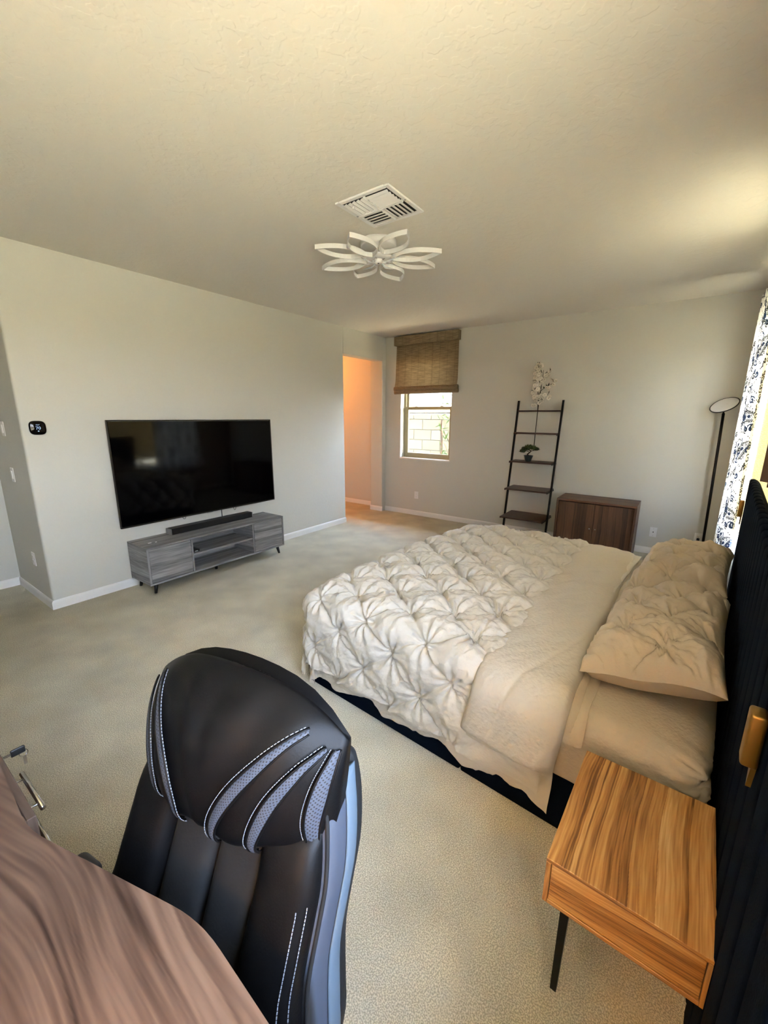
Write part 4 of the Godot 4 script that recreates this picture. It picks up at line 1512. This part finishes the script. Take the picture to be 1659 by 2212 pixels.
	part("back_bracket", tube([Vector3(0, 0.385, 0.3), Vector3(0, 0.385, 0.08), Vector3(0, 0.45, 0.05), Vector3(0, 0.6, 0.01)], 0.02, 10), M.black, ch)
	part("gas_lift", tube([Vector3(0, 0.09, 0.3), Vector3(0, 0.37, 0.3)], 0.026, 16), M.black, ch)
	for i in 5:
		var a := TAU * i / 5 + 0.4
		var dir := Vector3(cos(a), 0, sin(a))
		part("base_arm", tube([Vector3(0, 0.11, 0.3), Vector3(0, 0.1, 0.3) + dir * 0.15, Vector3(0, 0.075, 0.3) + dir * 0.29], [0.03, 0.024, 0.016], 10), M.black, ch)
		var w := Vector3(0, 0.028, 0.3) + dir * 0.29
		var side := Vector3(-dir.z, 0, dir.x)
		part("caster", tube([w - side * 0.022, w + side * 0.022], 0.028, 16), M.black, ch)
		part("caster_stem", tube([w, w + Vector3(0, 0.045, 0)], 0.007, 8), M.black_metal, ch)

func ribbon(path: Array, width: float, thick: float, across: Vector3) -> ArrayMesh:
	var rings := []
	for i in path.size():
		var t: Vector3 = (path[min(i + 1, path.size() - 1)] - path[max(i - 1, 0)]).normalized()
		var a := (across - t * across.dot(t)).normalized()
		var n := t.cross(a)
		var ring := []
		for k in 10:
			var an := TAU * k / 10
			ring.append(path[i] + a * cos(an) * width / 2 + n * sin(an) * thick / 2)
		rings.append(ring)
	return loft(rings)

func dashes(parent: Node3D, fn: Callable, n: int, r: float) -> void:
	var st := SurfaceTool.new()
	st.begin(Mesh.PRIMITIVE_TRIANGLES)
	var one := BoxMesh.new()
	one.size = Vector3.ONE
	for i in n:
		var a: Vector3 = fn.call((i + 0.15) / n)
		var b: Vector3 = fn.call((i + 0.8) / n)
		var d := b - a
		if d.length() < 1e-5: continue
		var z := d.normalized()
		var x := z.cross(Vector3(0.3, 0.2, 1)).normalized()
		var y := z.cross(x)
		st.append_from(one, 0, Transform3D(Basis(x * r * 1.6, y * r * 1.6, d), (a + b) / 2))
	part("stitching", st.commit(), M.stitch, parent)

func build_desk_lamp() -> void:
	# stands on the desk behind the camera; its warm light reaches the nightstand and the near carpet
	var t := thing("desk_lamp", "warm desk lamp with white cone shade on the right end of the desk", "lamp", Vector3(-0.14, 0.75, 0.40))
	part("base", lathe([Vector2(0.0, 0.0), Vector2(0.075, 0.0), Vector2(0.075, 0.012), Vector2(0.01, 0.02)], 28), M.black_metal, t)
	part("stem", tube([Vector3(0, 0.015, 0), Vector3(0, 0.42, 0)], 0.007, 10), M.black_metal, t)
	part("shade", gridm([lathe_ring(0.06, 0.52), lathe_ring(0.12, 0.36)], false, true), M.frost_shade, t)
	part("bulb", lathe([Vector2(0.0, 0.475), Vector2(0.02, 0.465), Vector2(0.03, 0.44), Vector2(0.022, 0.41), Vector2(0.012, 0.395), Vector2(0.0, 0.392)], 16), M.lamp_bulb, t)
	var l := OmniLight3D.new()
	l.name = "desk_lamp_light"
	l.light_color = Color(1.0, 0.74, 0.44)
	l.light_energy = 0.10
	l.light_size = 0.03
	l.omni_range = 30.0
	l.omni_attenuation = 2.0
	l.shadow_enabled = true
	t.add_child(l)
	l.position = Vector3(0, 0.435, 0)

func lathe_ring(r: float, y: float) -> Array:
	var ring := []
	for k in 32: ring.append(Vector3(cos(TAU * k / 32) * r, y, sin(TAU * k / 32) * r))
	return ring

# ------------------------------------------------------------------ nightstand
func build_nightstand() -> void:
	var n := thing("nightstand", "orange-brown woodgrain nightstand with one drawer on black legs", "nightstand", Vector3(-0.1282, 0, -1.3276), -0.0317)
	var w := 0.335; var d := 0.431; var yt := 0.482; var yb := 0.345; var th := 0.012
	part("top_board", slab(Vector3(0, yt - th, 0), Vector3(w, yt, d), 0.001, 2), M.zebra, n)
	part("bottom_board", slab(Vector3(th, yb, 0), Vector3(w - th, yb + th, d), 0.001, 0), M.zebra, n)
	part("side_panel", slab(Vector3(0, yb, 0), Vector3(th, yt - th, d), 0.001, 1), M.zebra, n)
	part("side_panel", slab(Vector3(w - th, yb, 0), Vector3(w, yt - th, d), 0.001, 1), M.zebra, n)
	part("back_panel", slab(Vector3(th, yb + th, 0.002), Vector3(w - th, yt - th, 0.01), 0.0, 0), M.zebra, n)
	part("drawer", slab(Vector3(th + 0.0015, yb + th + 0.001, d - 0.017), Vector3(w - th - 0.0015, yt - th - 0.0015, d - 0.002), 0.0012, 0), M.zebra, n)
	part("wall_bracket", slab(Vector3(w, yb + 0.02, 0.05), Vector3(w + 0.012, yt - 0.03, d - 0.05), 0.001), M.black_metal, n)
	for x in [0.05]:
		for z in [0.04, d - 0.055]:
			var sz := 0.0
			var st := begin()
			var top := Vector3(x, yb, z)
			var bot := Vector3(x + (-0.004 if x < 0.1 else 0.004), 0.0, z + sz)
			var a := 0.011; var b := 0.008
			var ins := (top + bot) / 2
			var T := [top + Vector3(-a, 0, -a), top + Vector3(a, 0, -a), top + Vector3(a, 0, a), top + Vector3(-a, 0, a)]
			var B := [bot + Vector3(-b, 0, -b), bot + Vector3(b, 0, -b), bot + Vector3(b, 0, b), bot + Vector3(-b, 0, b)]
			face(st, T, ins); face(st, B, ins)
			for i in 4: face(st, [T[i], T[(i + 1) % 4], B[(i + 1) % 4], B[i]], ins)
			part("leg", done(st), M.black_metal, n)

# ------------------------------------------------------------------ cabinet, ladder, lamp
func build_cabinet() -> void:
	var c := thing("cabinet", "low dark walnut two-door cabinet against the far wall", "cabinet", Vector3(-0.748, 0, -5.53))
	var hw := 0.413; var d := 0.42; var h := 0.62; var th := 0.022
	part("top_board", slab(Vector3(-hw, h - th, 0), Vector3(hw, h, d), 0.0015, 0), M.walnut, c)
	for s in [-1, 1]:
		part("side_panel", slab(Vector3(s * hw, 0.0, 0), Vector3(s * (hw - th), h - th, d), 0.0015, 1), M.walnut, c)
		var dr := part("door", slab(Vector3(s * 0.002, 0.05, d - 0.04), Vector3(s * (hw - th - 0.002), h - th - 0.012, d - 0.022), 0.0015, 1), M.walnut, c)
		part("knob", lathe([Vector2(0.004, 0), Vector2(0.004, 0.012), Vector2(0.009, 0.016), Vector2(0.009, 0.022), Vector2(0.004, 0.025)], 12), M.chrome, dr)
		var kb: Node3D = dr.get_child(0)
		kb.rotation.x = PI / 2
		kb.position = Vector3(s * 0.03, 0.3, d - 0.022)
	part("back_panel", slab(Vector3(-hw + th, 0.05, 0.002), Vector3(hw - th, h - th, 0.01), 0.0, 1), M.walnut, c)
	part("plinth", slab(Vector3(-hw + th, 0, 0.01), Vector3(hw - th, 0.05, d - 0.06), 0.0, 0), M.walnut, c)

func build_ladder() -> void:
	var l := thing("ladder_shelf", "leaning ladder shelf with black metal rails and dark wood shelves", "shelf", Vector3(-1.575, 0, BZ))
	var rail := func(y: float) -> float: return lerpf(0.285, 0.014, y / 1.76)
	for x in [-0.275, 0.275]:
		var st := begin()
		var a := Vector3(x, 0, rail.call(0.0)); var b := Vector3(x, 1.76, rail.call(1.76))
		var w := Vector3(0.011, 0, 0); var t := Vector3(0, 0, 0.013)
		var A := [a - w - t, a + w - t, a + w + t, a - w + t]
		var B := [b - w - t, b + w - t, b + w + t, b - w + t]
		var ins := (a + b) / 2
		face(st, A, ins); face(st, B, ins)
		for i in 4: face(st, [A[i], A[(i + 1) % 4], B[(i + 1) % 4], B[i]], ins)
		part("rail", done(st), M.black_metal, l)
	var sh := [[1.638, 0.07], [1.36, 0.17], [1.0, 0.27], [0.655, 0.37], [0.3, 0.47]]
	for k in 5:
		var y: float = sh[k][0]
		var zf: float = sh[k][1]
		var zb: float = max(0.006, zf - (0.05 + 0.1 * k))
		part("shelf", slab(Vector3(-0.263, y - 0.018, zb), Vector3(0.263, y, zf), 0.0015, 0), M.shelfwood, l)
		for s in [-1, 1]:
			part("shelf_bracket", slab(Vector3(s * 0.262, y - 0.028, zb + 0.01), Vector3(s * 0.269, y - 0.016, zf - 0.02), 0.0), M.black_metal, l)
	# bonsai
	var b := thing("bonsai", "small green bonsai in a dark teal pot on the ladder shelf", "plant", Vector3(-1.62, 1.0, -5.385))
	var rings := []
	for q in [[0.036, 0.0], [0.04, 0.012], [0.056, 0.066], [0.06, 0.07], [0.06, 0.076], [0.052, 0.076], [0.05, 0.066]]:
		var ring := []
		for k in 6:
			var a := TAU * k / 6
			ring.append(Vector3(cos(a) * q[0], q[1], sin(a) * q[0]))
		rings.append(ring)
	part("pot", loft(rings), M.pot, b)
	part("trunk", tube([Vector3(0, 0.06, 0), Vector3(-0.012, 0.09, 0), Vector3(0.012, 0.115, 0.0), Vector3(0.03, 0.13, 0), Vector3(0.0, 0.15, 0), Vector3(-0.02, 0.165, 0)], [0.011, 0.009, 0.008, 0.007, 0.006, 0.004], 8), M.twig, b)
	part("branch", tube([Vector3(0.0, 0.125, 0), Vector3(-0.04, 0.135, 0.01), Vector3(-0.07, 0.125, 0.01)], [0.005, 0.004, 0.003], 6), M.twig, b)
	part("branch", tube([Vector3(0.02, 0.128, 0), Vector3(0.06, 0.145, -0.01), Vector3(0.09, 0.145, 0)], [0.005, 0.004, 0.003], 6), M.twig, b)
	var rng := RandomNumberGenerator.new()
	rng.seed = 23
	var pads := [[Vector3(-0.075, 0.115, 0.01), 0.034], [Vector3(-0.045, 0.145, 0.0), 0.045], [Vector3(0.0, 0.168, 0.0), 0.056], [Vector3(0.05, 0.158, 0.0), 0.05], [Vector3(0.088, 0.148, 0.0), 0.036]]
	var needle := leaf_mesh(0.022, 0.007)
	for p in pads:
		var st := SurfaceTool.new()
		st.begin(Mesh.PRIMITIVE_TRIANGLES)
		for i in 240:
			var a := rng.randf() * TAU
			var rr: float = p[1] * sqrt(rng.randf())
			var y: float = 0.55 * sqrt(max(0.0, p[1] * p[1] - rr * rr)) * rng.randf_range(-0.4, 1.0)
			var bs := Basis.from_euler(Vector3(rng.randf_range(-1.2, 0.4), a + rng.randf_range(-0.6, 0.6), rng.randf_range(-1, 1)))
			st.append_from(needle, 0, Transform3D(bs, p[0] + Vector3(cos(a) * rr, y, sin(a) * rr)))
		var pad := part("foliage_pad", st.commit(), M.bonsai_leaf if rng.randf() < 0.6 else M.bonsai_leaf_pale, b)
		pad.set_meta("kind", "stuff")
	# blossom branch
	var f := thing("blossom_branch", "artificial branch of white blossom propped behind the ladder shelf", "flowers", Vector3(-1.585, 0, BZ))
	var stem := [Vector3(0.0, 1.13, 0.1), Vector3(0.0, 1.35, 0.09), Vector3(0.0, 1.62, 0.07), Vector3(0.0, 1.72, 0.07), Vector3(0.015, 1.9, 0.07), Vector3(0.03, 2.12, 0.07)]
	part("stem", tube(stem, [0.006, 0.005, 0.005, 0.008, 0.005, 0.002], 8), M.twig, f)
	var tips := []
	for i in 9:
		var y := 1.73 + 0.045 * i
		var a := i * 2.1
		var len := 0.11 if i != 3 else 0.16
		var o := Vector3(0.0 + 0.015 * (i / 9.0), y, 0.07)
		var e := o + Vector3(cos(a) * len, 0.1, absf(sin(a)) * 0.05)
		part("twig", tube([o, o.lerp(e, 0.5) + Vector3(0, 0.012, 0), e], [0.0035, 0.0025, 0.0015], 5), M.twig, f)
		tips.append([o, e])
	# one blossom: five cupped petals
	var st := SurfaceTool.new()
	st.begin(Mesh.PRIMITIVE_TRIANGLES)
	for k in 5:
		var rows := []
		for j in 4:
			var t := j / 3.0
			var w := 0.019 * sin(PI * clampf(t * 0.82 + 0.1, 0, 1))
			rows.append([Vector3(-w, 0.007 * t * t + 0.003, 0.004 + t * 0.026), Vector3(0, 0.005 * t * t, 0.004 + t * 0.028), Vector3(w, 0.007 * t * t + 0.003, 0.004 + t * 0.026)])
		st.append_from(gridm(rows), 0, Transform3D(Basis(Vector3.UP, TAU * k / 5), Vector3.ZERO))
	var blossom := st.commit()
	var heart := lathe([Vector2(0.0, 0.002), Vector2(0.004, 0.004), Vector2(0.003, 0.008), Vector2(0.0, 0.009)], 7)
	var lm := leaf_mesh(0.045, 0.016)
	for i in 120:
		var tp: Array = tips[i % tips.size()]
		var q: Vector3 = (tp[0] as Vector3).lerp(tp[1], rng.randf_range(0.2, 1.05))
		q += Vector3(rng.randf_range(-0.035, 0.035), rng.randf_range(-0.05, 0.05), rng.randf_range(0.0, 0.035))
		if i > 100: q = Vector3(rng.randf_range(-0.06, 0.05), rng.randf_range(1.69, 1.82), 0.09)
		var bl := part("blossom", blossom, M.petal, f)
		bl.position = q
		bl.scale = Vector3.ONE * rng.randf_range(0.65, 0.95)
		bl.rotation = Vector3(rng.randf_range(0.3, 2.0), rng.randf_range(-1.2, 1.2), rng.randf_range(-0.8, 0.8))
		part("flower_heart", heart, M.flower_heart, bl)
	for i in 34:
		var tp: Array = tips[i % tips.size()]
		var lf := part("leaf", lm, M.bonsai_leaf if i % 2 else M.twig, f)
		lf.position = (tp[0] as Vector3).lerp(tp[1], rng.randf_range(0.3, 1.0))
		lf.rotation = Vector3(rng.randf_range(-1.2, 0.6), rng.randf() * TAU, rng.randf_range(-0.6, 0.6))

func build_floor_lamp() -> void:
	var t := thing("floor_lamp", "slim black torchiere floor lamp with tilted white disc head", "lamp", Vector3(0.287, 0, -5.38))
	part("base", lathe([Vector2(0.0, 0.0), Vector2(0.1, 0.0), Vector2(0.1, 0.014), Vector2(0.095, 0.018), Vector2(0.012, 0.02)], 32), M.black_metal, t)
	part("pole", tube([Vector3(0, 0.018, 0), Vector3(-0.015, 0.8, 0), Vector3(-0.033, 1.6, 0)], 0.0125, 12), M.black_metal, t)
	part("swivel", tube([Vector3(-0.033, 1.585, 0), Vector3(-0.036, 1.66, 0.0)], 0.008, 10), M.black_metal, t)
	var n := Vector3(-0.36, 0.78, 0.5).normalized()
	var x := n.cross(Vector3(0, 0, 1)).normalized()
	var bs := Basis(x, n, x.cross(n))
	var head := part("lamp_head", lathe([Vector2(0.0, -0.012), Vector2(0.1, -0.01), Vector2(0.119, -0.004), Vector2(0.121, 0.004), Vector2(0.119, 0.006), Vector2(0.113, 0.004), Vector2(0.11, -0.006), Vector2(0.0, -0.006)], 40), M.black, t)
	head.transform = Transform3D(bs, Vector3(-0.037, 1.678, 0.004))
	var dif := part("diffuser", lathe([Vector2(0.0, 0.0025), Vector2(0.03, 0.003), Vector2(0.075, 0.006), Vector2(0.108, 0.007), Vector2(0.113, 0.003)], 40), M.frost, t)
	dif.transform = head.transform
	var cd := thing("lamp_cord", "black cord and plug running from wall socket to floor lamp", "cord", Vector3(0, 0, BZ))
	part("plug", rbox(Vector3(0.026, 0.03, 0.03), 0.006, 1, 3), M.black, cd).position = Vector3(0.243, 0.252, 0.022)
	part("cord", tube([Vector3(0.243, 0.245, 0.035), Vector3(0.24, 0.2, 0.05), Vector3(0.225, 0.12, 0.06), Vector3(0.22, 0.02, 0.08), Vector3(0.26, 0.01, 0.15)], 0.004, 8), M.black, cd)

# ------------------------------------------------------------------ ceiling
func build_ceiling_things() -> void:
	var v := thing("ceiling_vent", "white square ceiling air vent with four sets of slats", "vent", Vector3(-1.63, CH, -2.2))
	var hs := 0.186
	var st := begin()
	frame_rect(st, 1, -0.005, 0.01, -hs, hs, -hs, hs, 0.028, 0.003)
	part("frame", done(st), M.white_metal, v)
	part("duct", slab(Vector3(-0.16, -0.0005, -0.16), Vector3(0.16, -0.0015, 0.16)), M.duct, v)
	# slats in four fields, turned by quarter
	var sl := boxm(Vector3.ZERO, Vector3(0.146, 0.0022, 0.0185), 0.0006)
	for f in 4:
		var cx := -0.079 if f % 2 == 0 else 0.079
		var cz := -0.079 if f < 2 else 0.079
		var along_x := (f == 0 or f == 3)
		for i in 5:
			var o := part("slat", sl, M.white_metal, v)
			var off := (i - 2) * 0.0295
			if along_x:
				o.position = Vector3(cx, -0.012, cz + off)
				o.rotation = Vector3(0.2 if f < 2 else -0.42, 0, 0)
			else:
				o.position = Vector3(cx + off, -0.012, cz)
				o.rotation = Vector3(0.2 if f < 2 else -0.42, PI / 2, 0)
	part("divider", boxm(Vector3(0, -0.01, 0), Vector3(0.318, 0.016, 0.006), 0.001), M.white_metal, v)
	part("divider", boxm(Vector3(0, -0.01, 0), Vector3(0.006, 0.016, 0.318), 0.001), M.white_metal, v)
	part("damper_tab", tube([Vector3(-0.1, -0.01, 0.12), Vector3(-0.1, -0.03, 0.125)], 0.006, 8), M.white_metal, v)
	for s in [-1, 1]:
		part("screw", lathe([Vector2(0.006, 0), Vector2(0.005, -0.002), Vector2(0.0, -0.003)], 10, Vector3(s * 0.172, -0.01, s * 0.0)), M.silver, v)

	# flower shaped ceiling light
	var l := thing("flower_ceiling_light", "white eight-petal flower shaped ceiling light, switched off", "ceiling light", Vector3(-1.93, CH, -2.585))
	part("canopy", lathe([Vector2(0.0, 0.0), Vector2(0.125, 0.0), Vector2(0.125, -0.035), Vector2(0.118, -0.042), Vector2(0.0, -0.042)], 36), M.white_metal, l)
	part("stem", lathe([Vector2(0.02, -0.04), Vector2(0.02, -0.1)], 16), M.chrome, l)
	part("hub", lathe([Vector2(0.0, -0.098), Vector2(0.105, -0.1), Vector2(0.11, -0.106), Vector2(0.105, -0.112), Vector2(0.04, -0.114), Vector2(0.0, -0.114)], 36), M.white_metal, l)
	part("hub_knob", lathe([Vector2(0.0, -0.112), Vector2(0.028, -0.113), Vector2(0.03, -0.13), Vector2(0.026, -0.136), Vector2(0.0, -0.137)], 24), M.white_metal, l)
	part("sensor", lathe([Vector2(0.0, -0.136), Vector2(0.006, -0.137), Vector2(0.006, -0.14), Vector2(0.0, -0.141)], 10), M.black, l)
	for k in 8:
		var a := deg_to_rad(-14.0 + 45.0 * k)
		var lvl := -0.118 if k % 2 == 0 else -0.1
		var outer := []
		var n := 26
		var loop := []
		for i in n:
			# pointed leaf outline out along +x, back along the other side
			var t := float(i) / n * 2.0
			var sd := 1.0 if t < 1.0 else -1.0
			var u := t if t < 1.0 else 2.0 - t
			var x := 0.09 + 0.365 * u
			var w := 0.088 * pow(sin(PI * pow(u, 0.92)), 0.85)
			loop.append(Vector2(x, sd * w))
		var c := Vector2(0.27, 0)
		var rings := []
		for i in n:
			var p: Vector2 = loop[i]
			var q: Vector2 = p.lerp(c, 0.075)
			if absf(p.y) < 0.02: q = p + (c - p).normalized() * 0.016
			rings.append([Vector3(p.x, -0.014, p.y), Vector3(p.x, 0.014, p.y), Vector3(q.x, 0.014, q.y), Vector3(q.x, -0.014, q.y)])
		var s2 := begin()
		for i in n:
			var A: Array = rings[i]; var B: Array = rings[(i + 1) % n]
			var ins: Vector3 = (A[0] + A[2] + B[0] + B[2]) / 4.0
			for e in 4: face(s2, [A[e], A[(e + 1) % 4], B[(e + 1) % 4], B[e]], ins)
		var pt := part("petal", done(s2), M.white_plastic, l)
		pt.transform = Transform3D(Basis(Vector3.UP, -a), Vector3(0, lvl, 0))
		var arm := part("petal_arm", tube([Vector3(0.03, 0.0, 0), Vector3(0.07, 0.016, 0), Vector3(0.1, 0.008, 0)], 0.004, 6), M.chrome, pt)
		arm.position = Vector3.ZERO
	for k in 4:
		var a := deg_to_rad(10.0 + 90.0 * k)
		var d := Vector3(cos(a), 0, sin(a))
		part("acrylic_leaf", tube([d * 0.02 + Vector3(0, -0.125, 0), d * 0.07 + Vector3(0, -0.15, 0), d * 0.16 + Vector3(0, -0.14, 0)], [0.004, 0.008, 0.002], 8), M.acrylic, l)

# ------------------------------------------------------------------ plates
func plate(called: String, label: String, cat: String, at: Vector3, turn: float, kind: int) -> void:
	# local: face looks along +z
	var t := thing(called, label, cat, at, turn)
	part("cover_plate", boxm(Vector3(0, 0, 0.003), Vector3(0.072, 0.116, 0.006), 0.0025), M.white_plastic, t)
	if kind == 0:
		for s in [-1, 1]:
			var r := part("receptacle", rbox(Vector3(0.034, 0.03, 0.004), 0.002, 1, 2), M.trim, t)
			r.position = Vector3(0, s * 0.021, 0.007)
			for x in [-0.006, 0.006]:
				part("slot", boxm(Vector3(x, 0.003, 0.0022), Vector3(0.0022, 0.008, 0.0008), 0.0), M.slot, r)
			part("slot", boxm(Vector3(0, -0.008, 0.0022), Vector3(0.004, 0.004, 0.0008), 0.0), M.slot, r)
	elif kind == 1:
		part("rocker", rbox(Vector3(0.032, 0.066, 0.008), 0.003, 1, 2), M.trim, t).position = Vector3(0, 0, 0.008)
	else:
		part("jack", lathe([Vector2(0.0, 0.0), Vector2(0.006, 0.0), Vector2(0.006, 0.009), Vector2(0.003, 0.009)], 12), M.bronze, t).rotation.x = PI / 2
		for y in [-0.04, 0.04]:
			part("screw", boxm(Vector3(0, y, 0.0065), Vector3(0.005, 0.005, 0.001), 0.0), M.silver, t)

func build_plates() -> void:
	plate("wall_outlet", "white power outlet low on the far wall below the small window", "outlet", Vector3(-3.391, 0.327, BZ), 0.0, 0)
	plate("cable_plate", "white cable plate on the far wall right of the cabinet", "wall plate", Vector3(-0.175, 0.262, BZ), 0.0, 2)
	plate("wall_outlet", "white power outlet behind the floor lamp pole", "outlet", Vector3(0.243, 0.262, BZ), 0.0, 0)
	plate("wall_switch", "upper white switch at far left beside the thermostat wall", "switch", Vector3(-4.46, 1.44, RECZ), 0.0, 1)
	plate("wall_switch", "lower white switch at far left on the dim return wall", "switch", Vector3(-4.44, 1.07, RECZ), 0.0, 1)
	plate("wall_outlet", "white power outlet low on the dim return wall at far left", "outlet", Vector3(-4.305, 0.372, RECZ), 0.0, 0)
